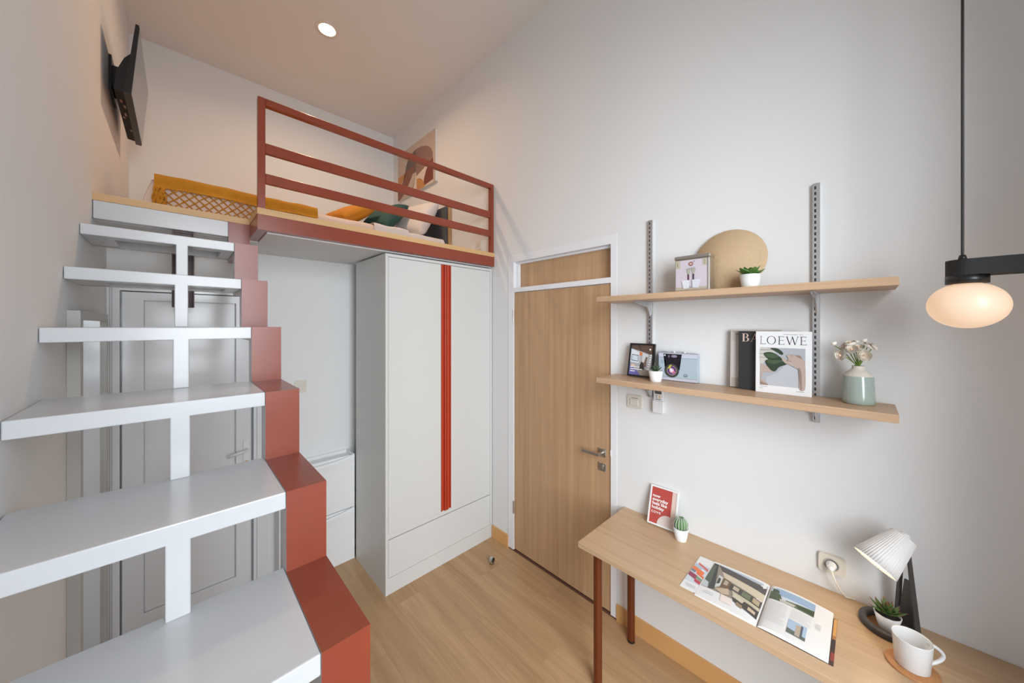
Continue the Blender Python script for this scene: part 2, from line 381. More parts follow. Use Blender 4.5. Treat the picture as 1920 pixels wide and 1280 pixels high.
# ------------------------------------------------------------ tall mirror on the left wall
mr = thing('wall_mirror', (XL, 2.39, 0), 'full-length mirror in a slim grey frame behind the stair treads', 'mirror')
MX = XL + .034; y0, y1, z1 = 2.045, 2.735, H + .057
MF = mat('mirror_frame', (.46, .45, .43), .45)
b = B(); b.box(XL, MX, y0, y0 + .05, 0.03, z1, .002); b.box(XL, MX, y1 - .03, y1, .03, z1, .002); b.box(XL, MX, y0 + .05, y1 - .03, z1 - .035, z1); b.box(XL, MX, y0 + .05, y1 - .03, .03, .065)
b.build('frame', MF, mr)
part('mirror_glass', mr, mat('mirror_glass', (.80, .84, .86), .03, 1), XL + .004, MX - .012, y0 + .05, y1 - .03, .065, z1 - .035)

# ------------------------------------------------------------ wardrobe
wd = thing('wardrobe', (1.51, 2.58, 0), 'tall pale grey two-door wardrobe with red vertical handles', 'wardrobe')
wx0, wx1, wy0, wy1, wz = 1.024, 1.994, 2.307, 2.857, H + .501
b = B(); b.box(wx0, wx0 + .02, wy0, wy1, 0, wz, .001, 1); b.box(wx1 - .02, wx1, wy0, wy1, 0, wz, .001, 1); b.box(wx0 + .02, wx1 - .02, wy0, wy1, wz - .02, wz)
b.box(wx0 + .02, wx1 - .02, wy1 - .01, wy1, .02, wz - .02); b.box(wx0 + .02, wx1 - .02, wy0 + .03, wy1 - .01, H - 1.50, H - 1.48)
b.box(wx0 + .02, wx1 - .02, wy0 + .006, wy0 + .024, H - 1.492, H - 1.457)
b.build('carcass', M_wardrobe, wd)
mid = 1.516; dz0, dz1 = H - 1.455, wz - .023
for xa, xb, s in ((wx0 + .022, mid - .003, -1), (mid + .003, wx1 - .022, 1)):
    x0, x1 = (xa, xb - .042) if s < 0 else (xa + .042, xb)
    dr = part('door', wd, M_wardrobe, x0, x1, wy0 + .001, wy0 + .02, dz0, dz1, .001, 1)
    hx0, hx1 = (x1 + .0005, xb) if s < 0 else (xa, x0 - .0005)
    b = B(); b.box(hx0, hx1, wy0 + .008, wy0 + .02, dz0, dz1); xi = hx1 if s < 0 else hx0
    b.box(*((hx1 - .014, hx1) if s < 0 else (hx0, hx0 + .014)), wy0 - .012, wy0 + .008, dz0, dz1, .002); b.box(*((hx0, hx0 + .006) if s < 0 else (hx1 - .006, hx1)), wy0 - .004, wy0 + .008, dz0, dz1)
    o = b.build('handle', M_redhandle, dr); o['label'] = 'red full-height handle strip'
part('drawer', wd, M_wardrobe, wx0 + .022, wx1 - .022, wy0 + .001, wy0 + .02, H - 1.76, H - 1.497, .001, 1)
part('plinth', wd, M_wardrobe, wx0 + .021, wx1 - .021, wy0 + .003, wy0 + .02, 0.0, H - 1.763)

# ------------------------------------------------------------ flip-down shoe cabinets (two, one on the other)
for i, (z0, z1) in enumerate(((.0, .418), (.420, .843))):
    lab = ('white plastic flip-down shoe cabinet standing on the floor beside wardrobe', 'white plastic flip-down shoe cabinet stacked on another one')[i]
    s = thing('shoe_cabinet', (.77, 2.95, z0), lab, 'shoe cabinet', 'flip-down shoe cabinets')
    b = B(); b.box(.505, .52, 2.87, YB - .002, z0, z1, .003); b.box(1.002, 1.018, 2.87, YB - .002, z0, z1, .003); b.box(.52, 1.002, YB - .014, YB - .002, z0, z1); b.box(.52, 1.002, 2.888, YB - .014, z1 - .034, z1 - .026); b.box(.52, 1.002, 2.880, 2.888, z0 + .01, z1 - .006)
    b.build('body', M_wplastic, s)
    def front(u, v, z0=z0, z1=z1):
        x = .507 + u * .510; dip = .024 * (1 - (2 * u - 1) ** 2) ** 1.3
        z = z0 + .002 + v * (z1 - z0 - .004 - dip)
        return Vector((x, 2.868 - .010 * math.exp(-((1 - v) / .10) ** 2) * (1 - (2 * u - 1) ** 2), z))
    b = B(); b.grid(front, 20, 16); b.grid(lambda u, v: front(u, 1) + Vector((0, v * .018, -.002 * v)), 20, 2)
    b.build('flap', M_wplastic, s, weld=1e-4)

# ------------------------------------------------------------ television on the left wall
tv = thing('television', (XL, 3.23, H + 1.29), 'flat black television tilted down on the wall above the loft', 'television')
ty0, ty1 = 2.85, 3.625; bx, bz, tx, tz = -.190, H + 1.290, -.158, H + 1.690
up = (Vector((tx, 0, tz)) - Vector((bx, 0, bz))).normalized(); nrm = Vector((up.z, 0, -up.x)); hh = (Vector((tx, 0, tz)) - Vector((bx, 0, bz))).length
def tvp(d, v): p = Vector((bx, 0, bz)) + up * (v * hh) + nrm * d; return (p.x, p.z)
def tpoly(l): return [tvp(*q) for q in l]
bz_ = B().prism(tpoly([(-.002, 0), (-.002, 1), (-.016, 1), (-.02, .6), (-.03, .0)]), 'y', ty0, ty1).build('casing', M_black, tv)
B().prism(tpoly([(-.022, .02), (-.018, .62), (-.045, .5), (-.066, .30), (-.068, .03)]), 'y', ty0 + .03, ty1 - .03).build('back_cover', M_blackmatte, tv)
o = B().prism(tpoly([(0, .015), (0, .985), (-.002, .985), (-.002, .015)]), 'y', ty0 + .008, ty1 - .008).build('screen', M_screen, tv)
for y, dpt, wdt in ((2.99, -.045, .03), (3.05, -.035, .035), (3.16, -.04, .04), (3.22, -.05, .02), (3.40, -.033, .03)):
    B().prism(tpoly([(dpt, .025), (dpt - .010, .025), (dpt - .010, .016), (dpt, .016)]), 'y', y, y + wdt).build('port', mat('port_tan', srgb(150, 120, 96), .5), tv)
b = B(); b.box(XL, XL + .012, 3.10, 3.36, H + 1.40, H + 1.60); b.box(XL + .01, XL + .06, 3.14, 3.17, H + 1.44, H + 1.56); b.box(XL + .01, XL + .06, 3.29, 3.32, H + 1.44, H + 1.56)
b.build('wall_bracket', M_black, tv)

# ------------------------------------------------------------ ceiling downlight
dl = thing('downlight', (.875, 3.08, ZC), 'round recessed downlight glowing warm white in the ceiling', 'light')
B().lathe([(.062, -.002), (.085, -.004), (.088, 0), (.062, 0), (.062, -.002)], (.875, 3.08, ZC), 40).build('trim_ring', mat('trim_white', (.8, .72, .62), .4), dl)
B().lathe([(0, -.001), (.062, -.001), (.062, -.0005), (0, -.0005)], (.875, 3.08, ZC), 40).build('diffuser', mat('lamp_glow', (1, 1, 1), .5, emit=(1, .86, .66), es=14), dl)
l = bpy.data.lights.new('downlight_lamp', 'AREA'); l.shape = 'DISK'; l.size = .11; l.energy = 13; l.color = (1, .68, .44); l.spread = math.radians(160)
lo = bpy.data.objects.new('downlight_lamp', l); COL.objects.link(lo); lo.location = (0, 0, -.008); lo.parent = dl

# ------------------------------------------------------------ bed on the loft
bx0, bx1, by0, by1 = -.12, 1.925, 2.955, 4.20
tag(B().box(bx0 + .02, bx1, by0 + .015, by1, LF, LF + .215, .03, 3).build('bed_mattress', mat('mattress_white', (.78, .77, .76), .9), None, (.9, 3.55, LF)), 'white bed mattress lying on the loft deck under the duvet', 'mattress')
bd = thing('headboard', (1.96, 3.59, LF), 'dark grey padded headboard edged in oak at the loft bed', 'headboard')
hb = part('padding', bd, mat('headboard_grey', (.085, .085, .09), .85, bump=.3, bscale=300), 1.927, 1.957, 2.945, 4.23, LF, H + 1.205, .008)
part('oak_frame', bd, W_head, 1.958, 1.999, 2.938, 4.24, LF, H + 1.222, .002, 1)
def drape(x0, x1, off, zlow, foot, nx=60, wr=.006, seed=0, head_lift=0, rise_=0):
    # cloth over the bed: up the front side, over the top, down the back; foot end drops at x0
    topz = LF + .222 + off + rise_; yf = by0 - off
    sec = [(yf - .006, zlow)] + [(yf - .004 * (1 - k / 5), zlow + (topz - .04 - zlow) * k / 5) for k in range(1, 6)] + \
          [(yf + .04 * (1 - math.cos(a)), topz - .04 + .04 * math.sin(a)) for a in (.4, .8, 1.2, PI / 2)] + \
          [(yf + .04 + (by1 - yf - .08) * k / 18, topz) for k in range(1, 18)] + [(by1 + off * .3, topz - .02), (by1 + off * .5 + .006, LF + .06)]
    ns = len(sec)
    def fn(u, v):
        y, z = sec[min(ns - 1, round(v * (ns - 1)))]
        x = x0 + (x1 - x0) * u
        n = noise.noise((x * 5 + seed, y * 5, z * 4)) + .5 * noise.noise((x * 12 + seed, y * 12, 3))
        z2 = z + wr * n * (1 if z > LF + .15 else .3) + head_lift * u; y2 = y - wr * .8 * noise.noise((x * 6, z * 8, seed)) - (.0 if z > LF + .2 else .006)
        if foot:
            t = max(0, 1 - (x - x0) / .05)
            z2 = LF + .012 + (z2 - LF - .012) * (1 - .0 * t); 
        return Vector((x, y2, z2))
    return B().grid(fn, nx, ns - 1), sec
M_duvet = mat('duvet_blush', srgb(226, 204, 190), .9, bump=.25, bscale=120)
M_linen = mat('linen_white', srgb(226, 220, 216), .9, bump=.25, bscale=120)
M_must = mat('mustard_knit', srgb(196, 132, 30), .95, bump=.7, bscale=260, var=.15, vscale=30)
b, sec = drape(-.115, 1.30, .016, LF + .012, False, 70, .007, 1)
# foot end closes down to the deck
def footfn(u, v):
    y, z = sec[min(len(sec) - 1, round(v * (len(sec) - 1)))]
    return Vector((-.115 - .045 * math.sin(u * PI / 2) * (1 if u > 0 else 0), y, z + (LF + .012 - z) * u))
b.grid(footfn, 8, len(sec) - 1)
dv = tag(b.build('duvet', M_duvet, None, (.6, 3.55, LF), weld=2e-4), 'blush pink duvet spread over the loft bed', 'duvet')
b, _ = drape(1.20, 1.52, .030, LF + .03, False, 24, .009, 5)
tag(b.build('folded_sheet', M_linen, None, (1.36, 3.55, LF)), 'white sheet band folded back over the blush duvet', 'sheet')
b, _ = drape(1.47, 1.915, .012, LF + .012, False, 24, .008, 9)
tag(b.build('fitted_sheet', M_linen, None, (1.7, 3.55, LF)), 'white sheet at the pillow end of the loft bed', 'sheet')
b, _ = drape(-.165, -.02, .0145, LF + .012, False, 14, .004, 3)
b.bm.free()
th_ = thing('throw_blanket', (.33, 3.4, LF), 'mustard throw with open knotted fringe over the foot of the bed', 'blanket')
b, _ = drape(-.105, .765, .034, H + .822, False, 60, .008, 12, rise_=.018)
b.build('cloth', M_must, th_)
b = B(); fy = by0 - .016 - .022
zt, zb = H + .828, LF + .012; dx = .046; rows = 4; rh = (zt - zb) / rows
n = int(.90 / dx)
for i in range(-1, n + 1):
    for sgn in (1, -1):
        pts = []
        for k in range(rows * 4 + 1):
            zz = zt - (zt - zb) * k / (rows * 4); ph = k / 4
            tri = abs((ph % 2) - 1)          # zigzag between neighbours
            xx = -.090 + (i + .5) * dx + sgn * (tri - .5) * dx
            if -.10 <= xx <= .765: pts.append((xx + .003 * noise.noise((i * 3.1, k, sgn)), fy - .003 * sgn - .003 * math.sin(k * .7 + i), zz))
        if len(pts) > 2: b.tube(pts, .0036, 5)
for q in range(16):
    xx = -.105 + .03 * (q % 4) / 4 + .02 * random.random(); pts = [(xx + .01 * math.sin(k + q), fy - .006 - .012 * random.random(), zt - .01 - (zt - zb - .01) * k / 8) for k in range(9)]
    b.tube(pts, .0045, 5)
b.build('fringe', M_must, th_)
def pillow(name, c, w, h, t, rot, m, label, seed=0, group='cushions on the loft bed'):
    X = Matrix.Translation(c) @ rot; b = B(); b.xf = X
    def side(sg):
        def fn(u, v):
            x, y = 2 * u - 1, 2 * v - 1
            k = max(0, (1 - x ** 4) * (1 - y ** 4)) ** .55
            px = x * w / 2 * (1 - .10 * (1 - abs(x) ** 1) * 0 - .07 * (1 - y * y)*0 - .06 * (1 - y ** 2) * abs(x)); py = y * h / 2 * (1 - .06 * (1 - x ** 2) * abs(y))
            return Vector((px, py, sg * (t / 2 * k + .006 * noise.noise((x * 2.5 + seed, y * 2.5, sg)) * k)))
        return fn
    b.grid(side(1), 22, 22); b.grid(side(-1), 22, 22)
    return tag(b.build(name, m, None, c, weld=1e-4), label, 'pillow', group)
def rotm(rz, lean):  # stands up facing -x, leaning back towards +x
    return Matrix.Rotation(rz, 4, 'Z') @ Matrix.Rotation(lean, 4, 'Y')
top = LF + .24
pillow('pillow', (1.742, 3.22, top + .195), .44, .46, .17, rotm(.25, math.radians(-58)), mat('pillow_blush', srgb(232, 222, 216), .9, bump=.2, bscale=140), 'white cotton pillow leaning against the grey headboard', 1)
pillow('cushion', (1.45, 3.30, top + .175), .40, .40, .15, rotm(.35, math.radians(-46)), mat('cushion_green', srgb(46, 82, 76), .85, bump=.3, bscale=200), 'dark green cushion propped between white pillow and mustard cushion', 2)
pillow('cushion', (1.12, 3.32, top + .140), .40, .40, .14, rotm(.3, math.radians(-32)), mat('cushion_mustard', srgb(198, 128, 28), .85, bump=.3, bscale=200), 'mustard velvet cushion lying foremost in front of green cushion', 3)
pillow('pillow', (1.742, 3.86, top + .195), .46, .46, .17, rotm(-.1, math.radians(-60)), MATS['pillow_blush'], 'white cotton pillow at the wall side of the grey headboard', 4)

# ------------------------------------------------------------ picture above the bed
pc = thing('wall_picture', (XR, 3.64, H + 1.56), 'abstract canvas print of brown and ochre arches above the bed', 'picture')
cy0, cy1, cz0, cz1 = 3.205, 4.075, H + 1.555, H + 2.12
part('canvas', pc, mat('canvas_edge', (.80, .76, .72), .8), XR - .028, XR - .001, cy0, cy1, cz0, cz1, .001, 1)
sand, taupe, brown, mauve, ochre, rust, paleb = (198, 178, 164), (112, 98, 92), (138, 92, 76), (150, 116, 106), (196, 140, 84), (124, 62, 48), (222, 206, 192)
# u runs from the far end (left in view) to the near end
art('print', pc, (XR - .0285, cy1, cz0), (0, cy0 - cy1, 0), (0, 0, cz1 - cz0), [
    (sand, rect(.0, 0, 1, 1)),
    (taupe, ell(.52, .52, .30, .34, 90, 180) + [(.22, .40), (.52, .40)]),
    (mauve, [(.52, .30)] + ell(.52, .52, .42, .34, 0, 90) + [(.52, .52)]),
    (mauve, rect(.52, .22, .94, .53)),
    (ochre, [(.0, .26), (.20, .42), (.22, .52), (.0, .50)]),
    (brown, [(.0, .0), (.06, .0)] + [(.06 + .46 * t, .55 * t ** 1.5) for t in (.2, .4, .6, .8, 1)] + [(.22, .55), (.21, .46), (.16, .36), (.08, .28), (0, .25)]),
    (paleb, [(.36, .0), (.53, .0), (.53, .40), (.50, .24), (.44, .10)]),
    (paleb, [(.53, 0), (.95, 0), (.95, .34), (.80, .40), (.53, .30)]),
    (rust, [(.72, .02), (.95, .05), (.95, .46), (.86, .42), (.78, .30), (.73, .16)]),
    (ochre, ell(.54, .0, .20, .24, 0, 90) + [(.54, 0)]),
], .7)
# socket on the wall beside the headboard
b = B(); b.box(XR - .010, XR, 2.45, 2.53, H + .70, H + .78, .004)
o = thing('wall_socket', (XR, 2.49, H + .70), 'cream wall socket low on the wall above loft floor', 'socket'); o2 = b.build('plate', M_plastic, o)
B().cyl((XR - .010, 2.49, H + .74), (XR - .0105, 2.49, H + .74), .02).build('socket_face', mat('face_cream', (.6, .57, .52), .5), o)

# ------------------------------------------------------------ switches, socket, remote
def rrect(cx, cy, w, h, rad, n=6):
    out = []
    for sx, sy, a0 in ((1, 1, 0), (-1, 1, 90), (-1, -1, 180), (1, -1, 270)):
        out += [(cx + sx * (w / 2 - rad) + rad * math.cos(math.radians(a0 + 90 * k / n)), cy + sy * (h / 2 - rad) + rad * math.sin(math.radians(a0 + 90 * k / n))) for k in range(n + 1)]
    return out
def rplate(parent, m, axis, cx, cz, w, h, a0, a1, rad=.013):
    b = B(); mid_ = a0 + (a1 - a0) * .55
    b.prism(rrect(cx, cz, w, h, rad), axis, a1, mid_); b.prism(rrect(cx, cz, w - .006, h - .006, rad - .003), axis, mid_, a0)
    return b.build('plate', m, parent)
def switch(name, c, n, label, w=.088, h=.084, rockers=1, cat='switch', dark=None):
    c = Vector(c); n = Vector(n); t = thing(name, c, label, cat)
    if abs(n.x) > .5:
        rplate(t, M_plastic, 'x', c.y, c.z + h / 2, w, h, c.x - .010, c.x)
        part('rocker', t, M_plastic, c.x - .015, c.x - .010, c.y - .026, c.y + .026, c.z + .018, c.z + .058, .002, 1)
        part('legend', t, mat('legend_grey', srgb(150, 145, 135), .6), c.x - .0104, c.x - .010, c.y - .022, c.y + .018, c.z + .062, c.z + .066)
    else:
        rplate(t, M_plastic, 'y', c.x, c.z + h / 2, w, h, c.y - .010, c.y)
        part('rocker', t, M_plastic, c.x - .014, c.x + .014, c.y - .016, c.y - .010, c.z + .022, c.z + .062, .002, 1)
    return t
switch('light_switch', (XR, .978, H - .505), (-1, 0, 0), 'cream light switch beside the oak door under the lower shelf', .095, .083)
switch('light_switch', (.672, YB, H - .518), (0, -1, 0), 'cream light switch on the wall between stairs and wardrobe', .084, .098)
ps = thing('wall_socket', (XR, .098, H - 1.058), 'cream wall socket above the desk with a white plug in it', 'socket')
rplate(ps, M_plastic, 'x', .098, H - 1.0165, .088, .083, XR - .012, XR)
B().lathe([(.0, .0122), (.022, .0122), (.022, .014), (.025, .014), (.025, .0118)], (XR, .098, H - 1.016), 28, ax=(-1, 0, 0)).build('socket_ring', mat('ring_grey', (.45, .44, .42), .4), ps)
pg = thing('power_plug', (XR - .014, .098, H - 1.016), 'white plug with its cord hanging behind the desk lamp', 'plug')
B().cyl((XR - .0145, .098, H - 1.016), (XR - .036, .098, H - 1.018), .018, .013).cyl((XR - .036, .098, H - 1.018), (XR - .046, .096, H - 1.026), .012, .006).build('plug_body', M_wplastic, pg)
B().tube([(XR - .045, .096, H - 1.024), (XR - .050, .088, H - 1.05), (XR - .040, .072, H - 1.09), (XR - .022, .055, H - 1.122), (XR - .010, .040, H - 1.1265), (XR - .008, .028, H - 1.1265)], .0032, 8).build('cord', mat('cord_cream', (.80, .74, .64), .5), pg)
rm = thing('remote_control', (XR, .827, H - .50), 'white air conditioner remote in a wall holder under lower shelf', 'remote')
part('holder', rm, M_wplastic, XR - .030, XR, .796, .858, H - .502, H - .432, .004)
part('remote_body', rm, M_wplastic, XR - .024, XR - .004, .800, .854, H - .49, H - .345, .003)
part('display', rm, mat('lcd_grey', srgb(84, 88, 90), .3), XR - .0255, XR - .024, .808, .846, H - .393, H - .376)
for (yy, zz, ky) in ((.836, -.402, 0), (.818, -.403, 1), (.836, -.413, 0), (.818, -.412, 1), (.836, -.424, 0), (.826, -.424, 0), (.816, -.424, 0)):
    part('button', rm, mat('button_orange', srgb(232, 178, 92), .5) if ky else mat('button_grey', srgb(150, 152, 158), .5), XR - .0255, XR - .024, yy - .004, yy + .004, H + zz - .003, H + zz + .003)

# ------------------------------------------------------------ door stop on the floor
ds = thing('door_stop', (1.77, 2.05, 0), 'small steel door stop with black rubber on the floor', 'door stop')
B().lathe([(0, .0), (.020, .0), (.020, .022), (.018, .026), (0, .026)], (1.77, 2.05, 0), 24).build('base', M_steel, ds)
B().cyl((1.766, 2.060, .030), (1.773, 2.038, .030), .021, n=24).build('steel_cup', M_zinc, ds)
B().cyl((1.773, 2.038, .030), (1.7755, 2.031, .030), .0185, .016, n=24).build('rubber_pad', M_blackmatte, ds)

# ------------------------------------------------------------ wall shelves on slotted uprights
SX, SY0, SY1 = 1.755, -.083, 1.096
UPS = (.878, .146)
for i, y in enumerate(UPS):
    t = thing('shelf_upright', (XR, y, H - .42), ('slotted steel wall upright carrying the shelves beside the oak door', 'slotted steel wall upright carrying the shelves behind the white book')[i], 'shelf rail', 'shelf uprights')
    za, zb = H - .42, H + .618
    b = B(); b.box(XR - .016, XR - .0145, y - .0125, y + .0125, za, zb); b.box(XR - .0145, XR, y - .0125, y - .011, za, zb); b.box(XR - .0145, XR, y + .011, y + .0125, za, zb)
    b.build('channel', M_zinc, t)
    b = B(); z = za + .012
    while z < zb - .02:
        b.box(XR - .0164, XR - .016, y - .0002, y + .006, z, z + .014); z += .025
    s = b.build('slot', M_slot, t); s['kind'] = 'stuff'
SZ = (H + .168, H - .304)
for j, z in enumerate(SZ):
    nm = ('upper', 'lower')[j]
    tag(B().box(SX, XR - .018, SY0, SY1, z - .030, z, .0012, 1).build('shelf_board', W_shelf, None, (1.87, .5, z - .03)),
        ('oak shelf board carrying the tin and the round mat', 'oak shelf board carrying the books and the vase')[j], 'shelf', 'oak wall shelves')
    for i, y in enumerate(UPS):
        o = thing('shelf_bracket', (XR - .02, y, z - .03), '%s under the %s shelf board %s' % ('steel bracket', nm, ('near the oak door', 'near the shelf end by the pendant')[i]), 'bracket', 'shelf brackets')
        zz = z - .0305
        B().prism([(SX + .04, zz), (SX + .04, zz - .010), (XR - .06, zz - .030), (XR - .030, zz - .062), (XR - .0175, zz - .085), (XR - .0175, zz)], 'y', y - .0025, y + .0025).build('arm', M_zinc, o)
        B().box(SX + .04, XR - .0175, y - .010, y + .010, zz - .0015, zz).build('flange', M_zinc, o)

# ------------------------------------------------------------ things on the upper shelf
zu = SZ[0]
ti = thing('storage_tin', (1.888, .605, zu), 'square silver tin with lilac coffee label on the upper shelf', 'tin')
part('tin_body', ti, mat('tin_metal', (.55, .53, .50), .3, .95), 1.85, 1.925, .523, .688, zu, zu + .172, .008, 3)
part('lid', ti, mat('tin_metal'), 1.847, 1.928, .520, .691, zu + .168, zu + .188, .007, 3)
lil, bei = (206, 196, 206), (190, 180, 160)
art('label_print', ti, (1.8495, .682, zu + .012), (0, -.146, 0), (0, 0, .152), [
    (lil, rect(0, .0, 1, 1)), (bei, rect(0, 0, 1, .10)), (bei, rect(0, .74, .15, 1)), (bei, rect(.86, .78, 1, 1)), ((150, 138, 122), rect(.92, .80, .94, .97)), ((120, 108, 96), rect(.055, .80, .07, .93)),
    ((150, 96, 84), ell(.5, .86, .075, .07)), ((206, 180, 170), ell(.5, .86, .045, .03)), ((120, 70, 90), ell(.60, .94, .016, .016)),
    ((172, 172, 158), [(.40, .52), (.46, .52), (.50, .71), (.36, .70)]), ((172, 172, 158), [(.55, .52), (.61, .52), (.66, .72), (.52, .71)]), ((150, 150, 138), [(.38, .695), (.64, .72), (.64, .735), (.38, .71)]),
    ((96, 60, 74), rect(.40, .30, .45, .52)), ((78, 62, 84), rect(.56, .30, .61, .52)),
    ((222, 224, 232), [(.20, .32), (.46, .33), (.45, .06), (.26, .04)]), ((214, 216, 226), [(.54, .33), (.82, .34), (.76, .06), (.56, .06)]),
    ((168, 168, 178), rect(.45, .09, .56, .13))], .35)
b = B(); b.lathe([(0, 0), (.155, 0), (.157, .004), (.155, .010), (0, .010)], (1.970, .470, zu + .1575), 72, ax=(-.985, 0, .17))
tag(b.build('round_mat', mat('felt_tan', srgb(204, 176, 140), .95, bump=.6, bscale=350, var=.10, vscale=60), None, (1.970, .470, zu)), 'round tan woven mat leaning on the wall behind a potted plant', 'mat')
def leaf_mesh(name, L, W, T, m, curl=.25, tip=None):
    b = B()
    def fn(u, v):
        a = 2 * PI * v; wd = math.sin(PI * min(1, u ** .75 * .97 + .03)) ** .8 * W / 2; th = T / 2 * (1 - .75 * u)
        return Vector((u * L, wd * math.cos(a), th * math.sin(a) + (curl * L * u * u) + .12 * W * math.cos(a) ** 2 * (1 - u)))
    b.grid(fn, 8, 8); bmesh.ops.remove_doubles(b.bm, verts=b.bm.verts, dist=1e-6)
    if tip:
        for f in b.bm.faces:
            if f.calc_center_median().x > .88 * L: f.material_index = 1
    me = bpy.data.meshes.new(name); bmesh.ops.recalc_face_normals(b.bm, faces=b.bm.faces); b.bm.to_mesh(me); b.bm.free(); me.materials.append(m)
    if tip: me.materials.append(tip)
    return me
def rosette(root, c, me, rings):
    # rings: (count, elevation deg, scale, phase)
    for cnt, el, sc, ph in rings:
        for i in range(cnt):
            o = bpy.data.objects.new('leaf', me); COL.objects.link(o); o.parent = root
            a = ph + 2 * PI * i / cnt + random.uniform(-.12, .12); e = math.radians(el + random.uniform(-6, 6))
            o.matrix_local = Matrix.Translation(Vector(c) - root.location) @ Matrix.Rotation(a, 4, 'Z') @ Matrix.Rotation(-e, 4, 'Y') @ Matrix.Scale(sc * random.uniform(.92, 1.08), 4)
def pot(root, c, rt, rb, h, m=None, wall=.003):
    B().lathe([(0, 0), (rb * .96, 0), (rb, .002), (rt, h), (rt - wall, h), (rt - wall - .002, h - .008), (rb - wall, .006), (0, .006)], c, 40).build('pot', m or M_pot, root)
    B().lathe([(0, h - .006), (rt - wall - .001, h - .008), (rt - wall - .003, h - .012), (0, h - .012)], c, 28).build('soil', M_soil, root)
p = thing('potted_succulent', (1.868, .363, zu), 'broad-leaved green plant in white pot on the upper shelf', 'potted plant', 'small potted plants')
pot(p, (1.868, .363, zu), .041, .032, .064)
rosette(p, (1.868, .363, zu + .058), leaf_mesh('broad_leaf', .064, .042, .006, M_leafb, .04), [(7, 24, 1, 0), (6, 42, .85, .4), (4, 62, .65, .2)])

# ------------------------------------------------------------ things on the lower shelf
zl = SZ[1]
def plane_thing(c0, c1, h, lean):   # bottom-left and bottom-right corner as seen from the room, height, top offset towards the wall
    U = Vector(c1) - Vector(c0); V = Vector((lean, 0, math.sqrt(h * h - lean * lean))); return Vector(c0), U, V, U.cross(V).normalized()
def slab(b, O, U, V, N, t, bev=0):
    P = [O, O + U, O + U + V, O + V]; Q = [p - N * t for p in P]
    b._add(P + Q, [(0, 1, 2, 3), (7, 6, 5, 4), (0, 4, 5, 1), (1, 5, 6, 2), (2, 6, 7, 3), (3, 7, 4, 0)]); return b
def frame_bars(name, root, O, U, V, N, t, wd, m):
    b = B(); u = U.normalized() * wd; v = V.normalized() * wd
    slab(b, O, U, v, N, t); slab(b, O + V - v, U, v, N, t); slab(b, O + v, u, V - 2 * v, N, t); slab(b, O + U - u + v, u, V - 2 * v, N, t)
    return b.build(name, m, root)
# framed photograph
O, U, V, N = plane_thing((1.918, .988, zl + .0075), (1.910, .834, zl + .0075), .196, .042)
pf = thing('photo_frame', (1.92, .91, zl), 'black framed loft room photograph standing on the lower shelf', 'picture frame')
frame_bars('frame', pf, O, U, V, N, .014, .009, M_black)
i0 = O + U.normalized() * .009 + V.normalized() * .009 - N * .006; iu = U - U.normalized() * .018; iv = V - V.normalized() * .018
slab(B(), i0, iu, iv, N, .006).build('backing', M_blackmatte, pf)
wht = (226, 228, 232)
art('photo_print', pf, i0, iu, iv, [
    ((176, 178, 184), rect(0, 0, 1, 1)), ((96, 76, 66), [(0, .88), (0, 1), (1, 1), (1, .66), (.62, .76)]), ((70, 56, 50), [(.3, 1), (.42, .83), (.46, .82), (.38, 1)]),
    ((222, 228, 236), [(0, .86), (.40, .76), (.40, .40), (0, .42)]), ((60, 62, 68), [(.05, .68), (.37, .66), (.37, .45), (.05, .47)]), ((206, 218, 230), [(.07, .66), (.35, .64), (.35, .47), (.07, .49)]),
    ((214, 136, 88), [(.40, .78), (.54, .74), (.54, .64), (.40, .66)]), ((206, 206, 208), [(.54, .74), (.78, .70), (.78, .40), (.54, .44)]),
    ((120, 100, 88), [(.60, .30), (.70, .62), (.78, .60), (.74, .28)]), ((60, 54, 54), [(.44, .26), (.52, .46), (.62, .40), (.70, .16), (.48, .14)]),
    ((226, 224, 220), [(.78, .20), (.90, .70), (.97, .70), (.88, .18)])] + [((90, 74, 66), [(.79 + k * .018, .26 + k * .075), (.885 + k * .014, .25 + k * .075), (.888 + k * .014, .265 + k * .075), (.793 + k * .018, .275 + k * .075)]) for k in range(6)] + [
    ((150, 140, 132), [(.30, .0), (1, .0), (1, .16), (.62, .20), (.40, .14)]), ((108, 104, 168), [(0, 0), (.52, 0), (.40, .12), (.0, .36)]),
    ((228, 200, 178), rect(.06, .26, .24, .34)), ((255, 244, 230), ell(.88, .86, .035, .03))], .2)
wmat = ink((240, 240, 242))
# the three white lines on the photograph are too small to read: plain strokes of lettering
bln = B()
for (a0, a1, v0) in ((.05, .46, .245), (.05, .58, .175), (.05, .26, .105)):
    x = a0
    while x < a1:
        wx = random.uniform(.025, .04); slab(bln, i0 + iu * x + iv * v0 + N * .0052, iu * wx * .8, iv * .034, N, .0004); x += wx
bln.build('caption', wmat, pf)
p = thing('potted_succulent', (1.862, .792, zl), 'tiny dusky succulent in white pot before the camera-shaped tin', 'potted plant', 'small potted plants')
pot(p, (1.862, .792, zl), .037, .028, .059)
rosette(p, (1.862, .792, zl + .052), leaf_mesh('dusky_leaf', .042, .019, .006, M_leafd, .15), [(8, 30, 1, 0), (7, 50, .95, .3), (5, 70, .85, .1)])
